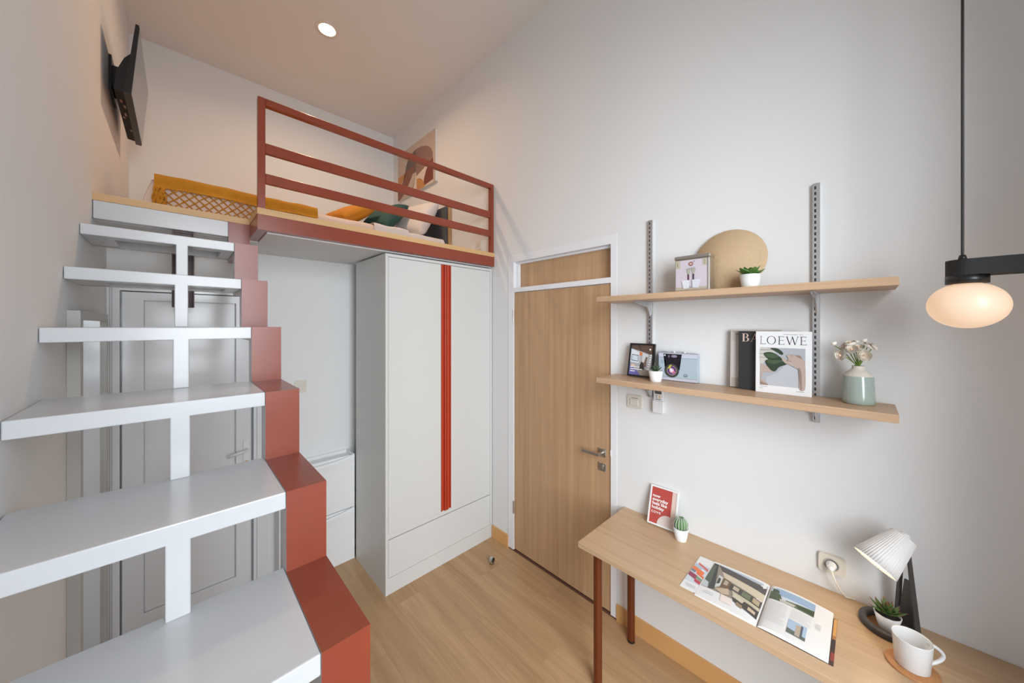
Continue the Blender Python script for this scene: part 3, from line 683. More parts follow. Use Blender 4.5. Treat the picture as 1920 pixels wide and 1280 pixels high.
# camera-shaped tin
ct = thing('camera_tin', (1.965, .711, zl), 'silver blue tin box printed like a camera on lower shelf', 'tin')
part('tin_body', ct, mat('tin_blue', srgb(176, 192, 202), .3, .25), 1.948, 1.980, .607, .815, zl, zl + .140, .007, 3)
part('lid', ct, mat('tin_silver', srgb(196, 200, 212), .28, .5), 1.946, 1.981, .605, .817, zl + .132, zl + .156, .007, 3)
O = Vector((1.9455, .810, zl + .003)); U = Vector((0, -.200, 0)); V = Vector((0, 0, .148)); rings = []
asp = .148 / .200
for r, c in ((.190, (34, 32, 36)), (.172, (110, 104, 108)), (.160, (30, 28, 34)), (.138, (150, 140, 90)), (.120, (120, 84, 160)), (.098, (60, 44, 96)), (.070, (210, 150, 170)), (.040, (236, 230, 246))):
    rings.append((c, ell(.36, .37, r, r / asp, n=36)))
art('camera_print', ct, O, U, V, [
    ((178, 196, 206), rect(0, 0, 1, .84)), ((205, 208, 220), rect(0, .84, 1, 1)), ((150, 160, 172), rect(0, .835, 1, .85)), ((120, 130, 146), rect(0, .10, 1, .108)), ((206, 206, 222), rect(0, 0, 1, .10)),
    ((30, 28, 36), [(.13, .98), (.62, .98), (.60, .80), (.56, .68), (.56, .40), (.18, .40), (.20, .66), (.16, .84)]), ((120, 110, 140), rect(.26, .84, .30, .93)), ((150, 138, 160), ell(.42, .90, .08, .05)), ((240, 240, 246), ell(.17, .92, .022, .03)),
    ((96, 110, 126), rect(.06, .64, .15, .652)), ((96, 110, 126), rect(.07, .70, .13, .712)), ((88, 96, 110), ell(.72, .22, .045, .06)), ((178, 196, 206), ell(.72, .22, .035, .047)), ((88, 96, 110), rect(.70, .20, .75, .23)),
] + rings + [((206, 200, 80), [(.26, .42), (.30, .56), (.36, .58), (.33, .46)]), ((216, 120, 140), [(.38, .24), (.46, .30), (.44, .36), (.38, .32)]), ((250, 248, 252), ell(.34, .42, .022, .03))], .25)
B().box(1.957, 1.972, .77, .80, zl + .156, zl + .161, .002).build('viewfinder', mat('tin_silver'), ct)
for y, r_ in ((.735, .012), (.68, .014)): B().cyl((1.965, y, zl + .156), (1.965, y, zl + .1615), r_).build('dial', mat('tin_silver'), ct)
# books
def book(name, O, U, V, N, t, cover, label, group='books on the lower shelf'):
    t_ = thing(name, O + U / 2 - N * (t / 2), label, 'book', group); t_.location.z = O.z
    bpy.context.view_layer.update(); ct_ = .0022
    slab(B(), O, U, V, N, ct_).build('front_cover', cover, t_); slab(B(), O - N * (t - ct_), U, V, N, ct_).build('back_cover', cover, t_)
    slab(B(), O - N * ct_, U.normalized() * ct_, V, N, t - 2 * ct_).build('spine', cover, t_)
    v = V.normalized() * .003
    slab(B(), O - N * (ct_ + .0003) + U.normalized() * (ct_ + .0003) + v, U - U.normalized() * .006, V - 2 * v, N, t - 2 * ct_ - .0006).build('page_block', mat('paper_edge', (.74, .72, .68), .9), t_)
    return t_
O, U, V, N = plane_thing((1.958, .464, zl + .0045), (1.958, .266, zl + .0045), .280, .012)
bk = book('book', O, U, V, N, .022, mat('book_grey', srgb(196, 188, 180), .45), 'pale grey book standing hindmost against the wall on the shelf')
art('cover_print', bk, O, U, V, [((206, 200, 196), rect(.03, .02, .97, .80)), ((168, 160, 154), [(.03, .98), (.97, .98), (.97, .60), (.45, .72)]), ((120, 116, 112), rect(.10, .915, .35, .925)), ((184, 170, 160), rect(.03, .02, .97, .16))], .4)
O, U, V, N = plane_thing((1.934, .424, zl + .0025), (1.934, .215, zl + .0025), .275, .010)
bb_ = book('book', O, U, V, N, .0215, mat('book_black', srgb(46, 46, 48), .5), 'black book with pale pink capitals standing behind the white book')
pink = (222, 190, 180)
def glyphs(root, name, O, U, V, polys, c, k=.0009):
    return art(name, root, O, U, V, [(c, p) for p in polys], .4, .0000001 + k / max(1, len(polys)))
def ring(cx, cy, rx, ry, tx, ty, a0=0, a1=360, n=36):
    o_ = []
    A = [math.radians(a0 + (a1 - a0) * i / n) for i in range(n + 1)]
    return [[(cx + rx * math.cos(A[i]), cy + ry * math.sin(A[i])), (cx + rx * math.cos(A[i + 1]), cy + ry * math.sin(A[i + 1])), (cx + (rx - tx) * math.cos(A[i + 1]), cy + (ry - ty) * math.sin(A[i + 1])), (cx + (rx - tx) * math.cos(A[i]), cy + (ry - ty) * math.sin(A[i]))] for i in range(n)]
def gB(x, w_):
    return [rect(x + .10 * w_, 0, x + .32 * w_, 1), rect(x, 0, x + .5 * w_, .035), rect(x, .965, x + .5 * w_, 1), rect(x + .3 * w_, .50, x + .55 * w_, .53)] + ring(x + .48 * w_, .755, .38 * w_, .245, .2 * w_, .03, -90, 90, 14) + ring(x + .50 * w_, .265, .46 * w_, .265, .23 * w_, .03, -90, 90, 14)
def gA(x, w_):
    return [[(x + .08 * w_, 0), (x + .13 * w_, 0), (x + .5 * w_, .97), (x + .46 * w_, 1)], [(x + .66 * w_, 0), (x + .92 * w_, 0), (x + .54 * w_, 1), (x + .44 * w_, 1)], rect(x + .22 * w_, .30, x + .74 * w_, .335), rect(x, 0, x + .24 * w_, .035), rect(x + .58 * w_, 0, x + 1. * w_, .035)]
uu = U.normalized(); vv = V.normalized()
glyphs(bb_, 'title_lettering', O + uu * .014 + vv * .226, uu * .040, vv * .038, gB(0, .74) + gA(.84, .90), pink)
O, U, V, N = plane_thing((1.908, .350, zl + .001), (1.911, .155, zl + .001), .277, .008)
lw = book('book', O, U, V, N, .021, mat('book_white', (.84, .84, .84), .45), 'white book titled LOEWE with a hand and leaf on cover')
dk = (40, 42, 50)
def gL(x, w_): return [rect(x + .12 * w_, 0, x + .22 * w_, 1), rect(x, .0, x + 1 * w_, .05), rect(x, .96, x + .36 * w_, 1), [(x + .93 * w_, 0), (x + w_, 0), (x + w_, .16), (x + .97 * w_, .16)]]
def gO(x, w_):
    n = 44; out = []
    for i in range(n):
        q = []
        for k, a in ((0, i), (0, i + 1), (1, i + 1), (1, i)):
            t = 2 * PI * a / n; ty = .045; tx = .105 * w_ 
            q.append((x + w_ / 2 + (w_ / 2 - k * tx) * math.cos(t), .5 + (.52 - k * ty) * math.sin(t)))
        out.append(q)
    return out
def gE(x, w_): return [rect(x + .14 * w_, 0, x + .27 * w_, 1), rect(x, 0, x + .98 * w_, .05), rect(x, .95, x + .92 * w_, 1), rect(x + .27 * w_, .49, x + .80 * w_, .535), [(x + .92 * w_, 0), (x + .98 * w_, 0), (x + .98 * w_, .17), (x + .95 * w_, .17)], [(x + .86 * w_, 1), (x + .92 * w_, 1), (x + .92 * w_, .85), (x + .89 * w_, .85)], rect(x + .76 * w_, .42, x + .80 * w_, .60)]
def gW(x, w_):
    def st(x0, y0, x1, y1, t): return [(x + (x0 - t / 2) * w_, y0), (x + (x0 + t / 2) * w_, y0), (x + (x1 + t / 2) * w_, y1), (x + (x1 - t / 2) * w_, y1)]
    return [st(.30, 0, .06, 1, .085), st(.30, 0, .52, 1, .035), st(.72, 0, .50, 1, .085), st(.72, 0, .95, 1, .035), rect(x - .03 * w_, .96, x + .16 * w_, 1), rect(x + .86 * w_, .96, x + 1.03 * w_, 1)]
gs_ = gL(0, .13) + gO(.155, .20) + gE(.40, .145) + gW(.575, .26) + gE(.865, .135)
uu = U.normalized(); vv = V.normalized()
glyphs(lw, 'title_lettering', O + uu * .016 + vv * .219, uu * .163, vv * .036, gs_, dk, .0005)
sk, skd, lf1, lf2, hair = (188, 168, 156), (150, 128, 116), (72, 92, 64), (48, 66, 46), (206, 200, 194)
art('cover_picture', lw, O + uu * .0175 + vv * .034, uu * .157, vv * .170, [
    ((178, 180, 186), rect(0, 0, 1, 1)), ((192, 194, 200), [(.12, 0), (.88, 0), (.85, .45), (.60, .60), (.40, .35), (.16, .22)]),
    (hair, smooth_poly([(0, .98), (.20, .97), (.34, .92), (.30, .80), (.10, .62), (0, .58)], 5)),
    ((150, 140, 132), [(0, .94), (.28, .95), (.28, .935), (0, .92)]), ((150, 140, 132), [(0, .84), (.18, .83), (.18, .82), (0, .825)]), ((150, 140, 132), [(0, .74), (.12, .73), (.12, .72), (0, .725)]),
    (sk, [(.05, .55), (.16, .50), (.30, .40), (.26, .34), (.12, .36), (.05, .28), (.02, .16), (.14, .08), (.20, .02), (.0, .0), (.0, .56)]), (skd, [(.0, .10), (.18, .02), (.18, .0), (0, .0)]),
    (lf2, smooth_poly([(.08, .84), (.26, .88), (.44, .78), (.50, .68), (.36, .66), (.18, .70)], 5)), (lf2, smooth_poly([(.24, .98), (.40, .98), (.52, .88), (.50, .82), (.40, .88)], 5)),
    (lf1, smooth_poly([(.10, .82), (.26, .85), (.42, .77), (.30, .72), (.16, .75)], 5)), (lf2, smooth_poly([(.12, .64), (.30, .70), (.56, .64), (.60, .58), (.44, .50), (.34, .38), (.22, .44)], 5)), (lf1, smooth_poly([(.16, .66), (.32, .68), (.50, .66), (.36, .58), (.22, .58)], 5)),
    (sk, smooth_poly([(.48, .76), (.56, .72), (.62, .68), (.66, .78), (.76, .80), (.90, .80), (.96, .70), (1, .62), (1, .0), (.88, .0), (.88, .42), (.80, .50), (.66, .58), (.56, .62)], 5)),
    (skd, smooth_poly([(.90, .0), (.93, .0), (.92, .40), (.86, .50)], 4)), (skd, [(.58, .67), (.70, .66), (.72, .675), (.60, .69)]), (sk, smooth_poly([(.60, .80), (.66, .84), (.70, .80), (.67, .74)], 4)), (sk, smooth_poly([(.70, .82), (.76, .85), (.80, .80), (.76, .76)], 4)), (skd, [(.80, .83), (.90, .82), (.94, .74), (.86, .78)])], .4)
b = B()
for (u0, v0, wd) in ((.016, .026, .028), (.016, .019, .012), (.145, .017, .026), (.10, .263, .05), (.155, .263, .012)):
    slab(b, O + uu * u0 + vv * v0 + N * .0006, uu * wd, vv * .0014, N, .0002)
b.build('small_print', ink((120, 122, 128)), lw)
# vase and flowers
VC = Vector((1.906, .017, zl))
vz = thing('vase', VC, 'sage green glazed vase with cream neck on the lower shelf', 'vase')
prof = [(0, .0), (.043, .0), (.0475, .004), (.0478, .02), (.0465, .06), (.044, .100), (.0425, .108)]
prof2 = [(.0425, .108), (.036, .119), (.026, .128), (.019, .134), (.0175, .142), (.019, .147), (.016, .147), (.0145, .138), (.022, .126), (.03, .118)]
B().lathe(prof, VC, 48).build('glazed_body', mat('sage_glaze', srgb(158, 172, 164), .13, coat=.5), vz)
B().lathe(prof2, VC, 48).build('neck', mat('cream_clay', srgb(214, 206, 194), .6), vz)
M_pet = mat('petal_blush', srgb(252, 244, 232), .6); M_petc = mat('petal_heart', srgb(244, 206, 176), .6); M_stem = mat('stem_green', srgb(120, 146, 60), .55)
def flower(head, r, d, label, bud=False):
    head = Vector(head); d = Vector(d).normalized(); base = VC + Vector((random.uniform(-.006, .006), random.uniform(-.006, .006), .085))
    f = thing('flower', base, label, 'flower', 'flowers in the vase')
    m1 = VC + Vector(((head.x - VC.x) * .10, (head.y - VC.y) * .10, .150)); m2 = m1.lerp(head, .55) + Vector((0, 0, .008))
    B().tube([base, base.lerp(m1, .5), m1, m2, head - d * r * .5], .0017, 6).build('stem', M_stem, f)
    b = B(); q = d.to_track_quat('Z', 'Y').to_matrix().to_4x4(); lay = ((5, r, .15, 0), (5, r * .86, .35, .5), (5, r * .68, .6, .2), (4, r * .46, .85, .6)) if not bud else ((4, r, .9, 0), (3, r * .8, 1.1, .4))
    for cnt, rr, cup, ph in lay:
        for i in range(cnt):
            b.xf = Matrix.Translation(head) @ q @ Matrix.Rotation(ph + 2 * PI * i / cnt, 4, 'Z')
            def fn(u, v, rr=rr, cup=cup):
                a = (v - .5) * 1.7; s = math.sin(min(1, u + .0) * PI * .5); rad = rr * s * (1 - .10 * abs(v - .5) * 2 * u)
                return Vector((rad * math.cos(a), rad * math.sin(a) * .98, -.35 * r + rr * (cup + .35) * u ** 2.2))
            b.grid(fn, 6, 6)
    bl = b.build('bloom', M_pet, f)
    b = B(); b.lathe([(0, r * .42), (r * .12, r * .36), (r * .20, r * .12), (r * .18, -.1 * r)], head, 14, ax=d); b.build('heart', M_petc if not bud else M_stem, bl)
FL = [((-.035, .050, .186), .021, (-.8, .35, .1)), ((-.040, -.016, .190), .023, (-.85, -.2, .15)), ((-.012, .022, .235), .020, (-.3, .2, .9)), ((.000, .000, .218), .019, (-.6, 0, .8)), ((-.030, .018, .212), .020, (-.8, .1, .5)),
      ((.006, -.030, .226), .021, (-.2, -.5, .7)), ((-.006, .038, .220), .018, (-.5, .5, .6)), ((.012, .010, .240), .015, (.1, 0, 1)), ((.0, -.045, .222), .018, (-.1, -.8, .5))]
for i, (p_, r_, d_) in enumerate(FL):
    lab = {0: 'open blush ranunculus drooping low beside the vase neck towards the white book', 1: 'open blush ranunculus drooping low beside the vase neck away from the books', 7: 'small upright ranunculus topmost in the sage vase'}.get(i, 'blush ranunculus in the crowded middle of the sage vase bouquet')
    flower(VC + Vector(p_), r_, d_, lab)
for p_, lab in (((-.01, .068, .228), 'closed ranunculus bud reaching out sideways towards the books'), ((.0, -.018, .243), 'closed ranunculus bud standing above the other flowers')): flower(VC + Vector(p_), .010, (0, .3, 1), lab, True)

# ------------------------------------------------------------ desk
dz = H - 1.131
dk_ = thing('desk', (1.75, .27, 0), 'oak-topped desk with brown tubular legs along the wall', 'desk')
part('desk_top', dk_, W_desk, 1.498, 1.999, -.50, 1.046, dz - .028, dz, .002, 2)
M_leg = mat('leg_brown', srgb(112, 56, 28), .3, .35)
for (x, y) in ((1.565, .968), (1.930, .968), (1.565, -.42), (1.930, -.42)):
    lg = B().cyl((x, y, .012), (x, y, dz - .0285), .022, n=28).build('leg', M_leg, dk_)
    B().cyl((x, y, 0), (x, y, .0118), .0225, n=28).build('foot', M_black, lg)
# sign card in a white frame
O, U, V, N = plane_thing((1.922, .868, dz + .0085), (1.930, .716, dz + .0085), .206, .058)
cf = thing('sign_frame', (1.94, .79, dz), 'white framed red card reading now everyday feels like holiday', 'picture frame')
frame_bars('frame', cf, O, U, V, N, .012, .008, mat('frame_white', (.86, .86, .85), .4))
uu, vv = U.normalized(), V.normalized(); i0 = O + uu * .008 + vv * .008 - N * .004; iu = U - uu * .016; iv = V - vv * .016
slab(B(), i0, iu, iv, N, .006).build('backing', M_wplastic, cf)
art('card_print', cf, i0, iu, iv, [((184, 76, 68), rect(0, 0, 1, 1)), ((222, 196, 186), rect(.82, 0, 1, 1)), ((222, 208, 202), ell(.72, .0, .40, .30, 0, 180)[:-1] if False else [(min(1, x), y) for x, y in ell(.72, .0, .40, .30, 0, 180)])], .5)
for s_, v_ in (('now', .720), ('everyday', .615), ('feels like', .505), ('holiday', .395)):
    text_part('lettering', cf, s_, i0 + uu * .007 + iv * v_, uu, vv, .0235, ink((246, 244, 242)), .0006, .0009, 1.0)
text_part('lettering', cf, 'cove', i0 + uu * .007 + iv * .275, uu, vv, .027, ink((246, 244, 242)), 0, .0009, 1.05)
# cactus
p = thing('potted_cactus', (1.902, .676, dz), 'round ribbed cactus in white pot beside the red sign card', 'potted plant', 'small potted plants')
pot(p, (1.902, .676, dz), .037, .027, .066)
cc = Vector((1.902, .676, dz + .084)); b = B()
def cac(u, v):
    a = 2 * PI * v; t = PI * u; k = .86 + .14 * abs(math.cos(a * 7)) ; r = .034 * math.sin(t) ** .9 * k
    return cc + Vector((r * math.cos(a), r * math.sin(a), .036 * math.cos(t) - .005 * math.exp(-(u / .12) ** 2)))
b.grid(cac, 24, 112); b.build('cactus_body', mat('cactus_green', srgb(104, 140, 92), .6, var=.2, vscale=60), p, weld=1e-5)
b = B()
for i in range(14):
    a = PI * i / 7
    b.tube([cc + Vector((.0346 * math.sin(t) ** .9 * math.cos(a), .0346 * math.sin(t) ** .9 * math.sin(a), .0365 * math.cos(t))) for t in [PI * (.10 + .72 * k / 10) for k in range(11)]], .0017, 5)
b.build('spine_rib', mat('spine_white', srgb(206, 210, 206), .9, bump=1, bscale=900), p)

# ------------------------------------------------------------ open magazine
mg = thing('magazine', (1.69, .31, dz), 'open magazine with house photographs lying on the desk', 'magazine')
def page(y_sp, y_end, x0, x1, hmax, z0=.0, h_end=.0015):
    # surface from the spine (u=0) to the outer edge (u=1), v from the near edge to the wall side
    def fn(u, v):
        y = y_sp + (y_end - y_sp) * u
        z = dz + z0 + .0012 + hmax * math.sin(PI * min(1, u * 1.25 + .0) ** .55) * (1 if u < .8 else 1) if u < .8 else dz + z0 + .0012 + h_end
        prof = hmax * (u ** .45) * (1 - u) ** .9 * 2.0 + h_end * u
        return Vector((x0 + (x1 - x0) * v, y, dz + z0 + .0012 + prof))
    return fn
def page_block(name, fn, m, root, nu=24):
    b = B(); b.grid(fn, nu, 1, True)
    bot = lambda u, v: Vector((fn(u, v).x, fn(u, v).y, dz + .0003))
    b.grid(lambda u, v: bot(u, v), nu, 1, True)
    for v in (0, 1): b.grid(lambda u, t, v=v: fn(u, v).lerp(bot(u, v), t), nu, 1, False)
    b.grid(lambda v, t: fn(1, v).lerp(bot(1, v), t), 1, 1, False)
    return b.build(name, m, root)
M_paper = mat('magazine_paper', (.80, .80, .80), .38)
M_paper_e = M_paper
cvL = page(.285, .560, 1.560, 1.832, .003, 0, .0008); cvR = page(.282, .072, 1.556, 1.805, .002, 0, .0004)
page_block('under_page', page(.300, .560, 1.562, 1.832, .0035, 0, .0012), M_paper, mg)
pgL = page(.284, .498, 1.553, 1.836, .0075, .0024, .0010); page_block('left_page', pgL, M_paper, mg)
page_block('back_cover', page(.282, .0715, 1.556, 1.812, .0022, 0, .0006), ink((64, 44, 40), .4), mg)
pgR = page(.281, .084, 1.556, 1.838, .016, .0012, .0028); page_block('right_page', pgR, M_paper, mg)
def on_page(layers_fn, name, fn, rough=.35):
    # subdivide each printed polygon so that it follows the page
    b = B(); mats = []; keys = {}
    for i, (c, u0, u1, quad) in enumerate(layers_fn):
        if c not in keys: keys[c] = len(mats); mats.append(ink(c, rough))
        b.mi = keys[c]; n = 8
        def g(s, t, quad=quad, i=i):
            (ax, ay), (bx_, by_), (cx, cy_), (dx_, dy_) = quad
            u = (1 - t) * ((1 - s) * ax + s * bx_) + t * ((1 - s) * dx_ + s * cx); v = (1 - t) * ((1 - s) * ay + s * by_) + t * ((1 - s) * dy_ + s * cy_)
            return fn(u, v) + Vector((0, 0, .00018 + .00010 * i))
        b.grid(g, n, 2, False)
    return b.build(name, mats, mg)
def Q(c, a, b_, c_, d_): return (c, 0, 0, (a, b_, c_, d_))
def R_(c, u0, v0, u1, v1): return (c, 0, 0, ((u0, v0), (u1, v0), (u1, v1), (u0, v1)))
# under page strip: colourful house
up_fn = page(.300, .560, 1.562, 1.832, .0035, 0, .0012)
on_page([R_((206, 212, 222), .77, .20, .995, .78), R_((176, 190, 208), .77, .62, .995, .74), Q((214, 104, 92), (.77, .70), (.95, .80), (.95, .75), (.77, .64)), Q((232, 122, 70), (.80, .58), (.995, .66), (.995, .54), (.80, .48)),
         Q((222, 110, 72), (.77, .46), (.90, .52), (.90, .44), (.77, .36)), Q((120, 130, 150), (.92, .54), (.995, .56), (.995, .50), (.92, .47)), Q((150, 62, 86), (.86, .42), (.995, .47), (.995, .36), (.86, .30)), Q((130, 150, 120), (.77, .40), (.87, .46), (.87, .36), (.77, .30)),
         Q((186, 70, 80), (.77, .30), (.88, .34), (.86, .25), (.77, .22)), Q((240, 240, 240), (.80, .62), (.86, .65), (.86, .62), (.80, .59)), Q((240, 240, 240), (.78, .40), (.90, .46), (.90, .44), (.78, .38)),
         R_((190, 190, 192), .79, .10, .95, .11), R_((190, 190, 192), .79, .13, .95, .14), R_((190, 190, 192), .79, .07, .92, .08)], 'under_page_print', up_fn)
# left page: wide-angle photograph of a covered walkway (u=0 spine, u=1 outer edge; v up)
on_page([R_((150, 140, 126), .02, .26, .985, .95), Q((176, 190, 206), (.02, .95), (.90, .95), (.80, .86), (.02, .90)), Q((84, 78, 76), (.02, .86), (.90, .95), (.78, .80), (.02, .70)), Q((208, 196, 172), (.02, .70), (.78, .80), (.70, .66), (.02, .52)),
         Q((62, 60, 62), (.985, .95), (.90, .95), (.76, .30), (.86, .26)), Q((88, 98, 80), (.985, .92), (.92, .88), (.86, .34), (.985, .30)), Q((196, 200, 204), (.985, .44), (.90, .40), (.87, .27), (.985, .27)), Q((206, 210, 206), (.80, .68), (.72, .66), (.70, .42), (.77, .34)), Q((64, 66, 68), (.785, .62), (.74, .60), (.73, .48), (.775, .44)),
         Q((112, 86, 62), (.70, .66), (.56, .62), (.56, .44), (.70, .40)), Q((176, 168, 150), (.67, .62), (.60, .60), (.60, .50), (.67, .49)), Q((78, 72, 66), (.56, .60), (.02, .50), (.02, .34), (.56, .44)), Q((188, 176, 150), (.50, .57), (.40, .55), (.40, .46), (.50, .48)), Q((110, 120, 90), (.34, .54), (.20, .51), (.20, .40), (.34, .43)), Q((176, 160, 130), (.16, .51), (.05, .48), (.05, .37), (.16, .40)),
         Q((196, 176, 150), (.76, .32), (.56, .44), (.50, .30), (.62, .26)), Q((196, 186, 160), (.50, .44), (.02, .34), (.02, .28), (.46, .36)), Q((70, 62, 56), (.46, .35), (.02, .27), (.02, .10), (.42, .22)), Q((206, 196, 176), (.44, .40), (.26, .32), (.28, .26), (.46, .31)), Q((150, 130, 104), (.36, .24), (.26, .21), (.26, .14), (.36, .17)), Q((200, 182, 156), (.18, .26), (.06, .22), (.06, .16), (.18, .19)),
         Q((236, 222, 214), (.62, .25), (.44, .24), (.40, .10), (.60, .10)), R_((196, 196, 198), .72, .13, .92, .14), R_((196, 196, 198), .72, .17, .88, .18)], 'left_page_print', pgL)
# right page: landscape strip, tower photograph, columns of text
lay = [R_((150, 176, 206), .03, .66, .74, .96), Q((206, 216, 226), (.03, .80), (.74, .80), (.74, .70), (.03, .70)), Q((78, 92, 62), (.03, .86), (.20, .82), (.26, .66), (.03, .66)), Q((96, 108, 78), (.30, .74), (.74, .80), (.74, .66), (.30, .66)), Q((60, 74, 48), (.45, .76), (.74, .78), (.74, .68), (.50, .69)), Q((196, 192, 180), (.20, .72), (.46, .72), (.44, .67), (.22, .66)), Q((66, 84, 60), (.06, .93), (.16, .91), (.18, .84), (.06, .84)),
       R_((170, 190, 214), .41, .10, .68, .38), Q((96, 104, 92), (.41, .20), (.68, .16), (.68, .10), (.41, .10)), Q((178, 164, 146), (.53, .33), (.60, .34), (.60, .12), (.53, .12)), Q((86, 92, 106), (.60, .36), (.63, .35), (.63, .12), (.60, .12))]
for col in ((.08, .36), (.42, .72)):
    for k in range(14 if col[0] < .1 else 7):
        v = .60 - k * .034
        lay.append(R_((204, 204, 206), col[0], v, col[1] - (.06 if k % 5 == 4 else 0), v + .008))
for k in range(4): lay.append(R_((176, 176, 180), .78, .54 - k * .03, .86, .548 - k * .03))
on_page(lay, 'right_page_print', pgR)
bk_fn = page(.282, .0715, 1.556, 1.812, .0022, 0, .0006)
on_page([R_((214, 160, 92), .955, .60, .998, .99), R_((176, 118, 66), .955, .52, .998, .60), R_((60, 46, 48), .955, .30, .998, .52), R_((150, 60, 54), .955, .08, .998, .24)], 'cover_print', bk_fn)

# ------------------------------------------------------------ desk lamp
LC = Vector((1.900, -.062, dz))
la = thing('desk_lamp', LC, 'desk lamp with white pleated shade on dark grey ring base', 'lamp')
M_dg = mat('lamp_grey', srgb(72, 70, 70), .5)
B().lathe([(.056, .0), (.076, .0), (.078, .004), (.078, .018), (.075, .022), (.060, .022), (.057, .018), (.056, .0)], LC, 56).build('base_ring', M_dg, la)
B().lathe([(0, .0005), (.0555, .0005), (.0555, .003), (0, .003)], LC, 40).build('base_tray', mat('tray_wood', srgb(150, 104, 62), .5), la)
sh_top = Vector((1.905, -.100, H - .775)); sh_open = Vector((1.842, -.026, H - .878)); ax = (sh_open - sh_top)
b = B()   # A-shaped arm: two flat legs that meet under the shade
for p0, p1 in (((1.953, -.088, dz + .02), (1.915, -.100, H - .80)), ((1.905, -.136, dz + .02), (1.905, -.112, H - .80))):
    p0, p1 = Vector(p0), Vector(p1); sd = Vector((.7, -.7, 0)).cross((p1 - p0).normalized()).normalized()
    t_ = (p1 - p0).normalized(); wv = Vector((.66, -.75, 0)) 
    b._add([p0 - wv * .009, p0 + wv * .009, p1 + wv * .005, p1 - wv * .005] + [q + Vector((.75, .66, 0)) * .006 for q in (p0 - wv * .009, p0 + wv * .009, p1 + wv * .005, p1 - wv * .005)], [(0, 1, 2, 3), (7, 6, 5, 4), (0, 4, 5, 1), (1, 5, 6, 2), (2, 6, 7, 3), (3, 7, 4, 0)])
b._add([(1.953, -.088, dz + .022), (1.905, -.136, dz + .022), (1.907, -.112, H - .93), (1.913, -.102, H - .93)] + [(1.957, -.092, dz + .022), (1.909, -.140, dz + .022), (1.911, -.116, H - .93), (1.917, -.106, H - .93)], [(0, 1, 2, 3), (7, 6, 5, 4), (0, 4, 5, 1), (1, 5, 6, 2), (2, 6, 7, 3), (3, 7, 4, 0)])
b.build('arm', M_dg, la)
L_ = ax.length; d_ = ax.normalized(); a_ = d_.orthogonal().normalized(); c_ = d_.cross(a_)
def shade(u, v, rad=0):
    n = 48; t = 2 * PI * v; r = (.036 + (.064 - .036) * u) * (1 + .011 * math.cos(n * t)) + rad
    return sh_top + d_ * (L_ * u) + (a_ * math.cos(t) + c_ * math.sin(t)) * r
b = B(); b.grid(shade, 3, 360); b.grid(lambda u, v: shade(u, v, -.0022), 3, 360); b.grid(lambda u, v: shade(1, v, -.0022 * u), 1, 360)
b.grid(lambda u, v: sh_top + (a_ * math.cos(2 * PI * v) + c_ * math.sin(2 * PI * v)) * (.0365 * u), 2, 60)
b.build('shade', mat('shade_white', (.85, .83, .81), .6), la, weld=1e-5)
B().cyl(sh_top - d_ * .014, sh_top + d_ * .001, .014, .018).build('shade_cap', M_wplastic, la)
bp_ = sh_top + d_ * .06
B().lathe([(0, .026), (.014, .022), (.02, .010), (.018, -.006), (.011, -.02), (.011, -.055)], bp_ + d_ * .01, 20, ax=d_).build('bulb', mat('bulb_glow', (1, 1, 1), .4, emit=(1, .78, .48), es=10), la)
l = bpy.data.lights.new('desk_bulb', 'POINT'); l.energy = .55; l.color = (1, .78, .5); l.shadow_soft_size = .012
lo = bpy.data.objects.new('desk_bulb', l); COL.objects.link(lo); lo.location = bp_ + d_ * .05 - LC; lo.parent = la
# succulent inside the lamp's ring base
pcn = Vector((1.893, -.060, dz + .0032))
p = thing('potted_succulent', pcn, 'spiky green succulent with red tips in the lamp base ring', 'potted plant', 'small potted plants')
pot(p, pcn, .037, .024, .056)
rosette(p, pcn + Vector((0, 0, .052)), leaf_mesh('spiky_leaf', .056, .017, .007, M_leaf, .16, M_leafr), [(9, 22, 1, 0), (8, 42, .95, .3), (6, 60, .85, .1), (4, 76, .75, .5)])

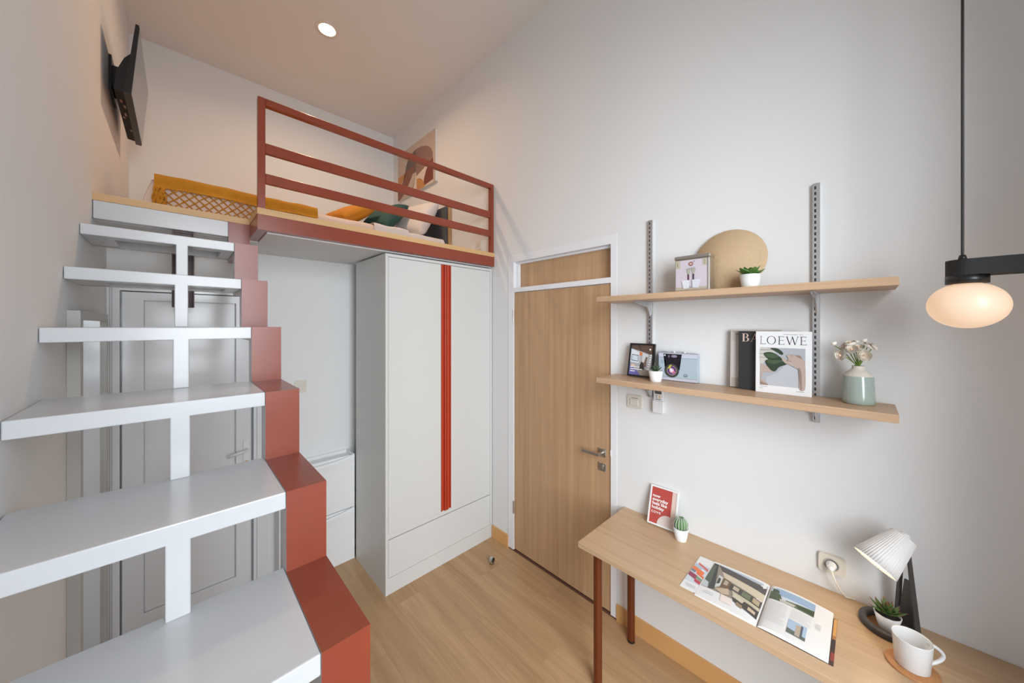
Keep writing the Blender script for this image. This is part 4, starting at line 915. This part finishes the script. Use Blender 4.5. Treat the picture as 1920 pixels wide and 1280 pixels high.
# ------------------------------------------------------------ mug on a coaster
MC = Vector((1.738, -.110, dz))
tag(B().lathe([(0, 0), (.060, 0), (.062, .002), (.062, .005), (.060, .007), (0, .007)], MC, 48).build('coaster', wood('coaster_wood', srgb(170, 112, 66), srgb(204, 150, 100), 'x', .5, 50, .05), None, MC), 'round wooden coaster under the white mug on desk', 'coaster')
mc = MC + Vector((0, 0, .0072)); mu_ = thing('mug', mc, 'white ceramic mug standing on the wooden coaster', 'mug')
B().lathe([(0, 0), (.037, 0), (.040, .003), (.046, .092), (.0465, .094), (.044, .094), (.0435, .091), (.038, .006), (0, .005)], mc, 48).build('cup', mat('mug_white', (.82, .83, .84), .25), mu_)
hd = Vector((.55, -.835, 0)); B().tube([mc + hd * (.0425 - .003 * t + .042 * math.sin(PI * t) ** .75) + Vector((0, 0, .082 - .068 * t)) for t in [k / 16 for k in range(17)]], .0052, 10).build('handle', mat('mug_white'), mu_)

# ------------------------------------------------------------ pendant lamp over the desk
PX, PY, PZ = 1.70, -.215, H + .061
pn = thing('pendant_lamp', (PX, PY, H), 'black bar pendant lamp with glowing opal globe above the desk', 'pendant lamp')
M_globe = mat('opal_glow', (.50, .44, .38), .35, emit=(1, .64, .38), es=.62)
bz0, bz1 = H + .150, H + .197
def stad(y0, y1, r, n=16):
    return [(PX + r * math.cos(a), y1 + r * math.sin(a)) for a in [PI * k / n for k in range(n + 1)]] + [(PX + r * math.cos(a), y0 + r * math.sin(a)) for a in [PI + PI * k / n for k in range(n + 1)]]
B().prism(stad(-.50, PY, .041), 'z', bz0, bz1).build('bar', M_blackmatte, pn)
for y in (PY, -.50):
    B().lathe([(0, bz0), (.0415, bz0), (.0415, bz0 - .024), (0, bz0 - .024)], (PX, y, 0), 40).build('cap', M_black, pn)
    B().lathe([(.079 * math.sin(t), -.069 * math.cos(t)) for t in [PI * k / 28 for k in range(29)]], (PX, y, PZ), 48).build('globe', M_globe, pn)
    B().lathe([(.0, bz1 + .016), (.0065, bz1 + .016), (.010, bz1), (0, bz1)], (PX, y + .008, 0), 20).build('cord_grip', M_black, pn)
    B().cyl((PX, y + .008, bz1 + .014), (PX, y + .008, ZC), .0032, n=10).build('cord', M_black, pn)
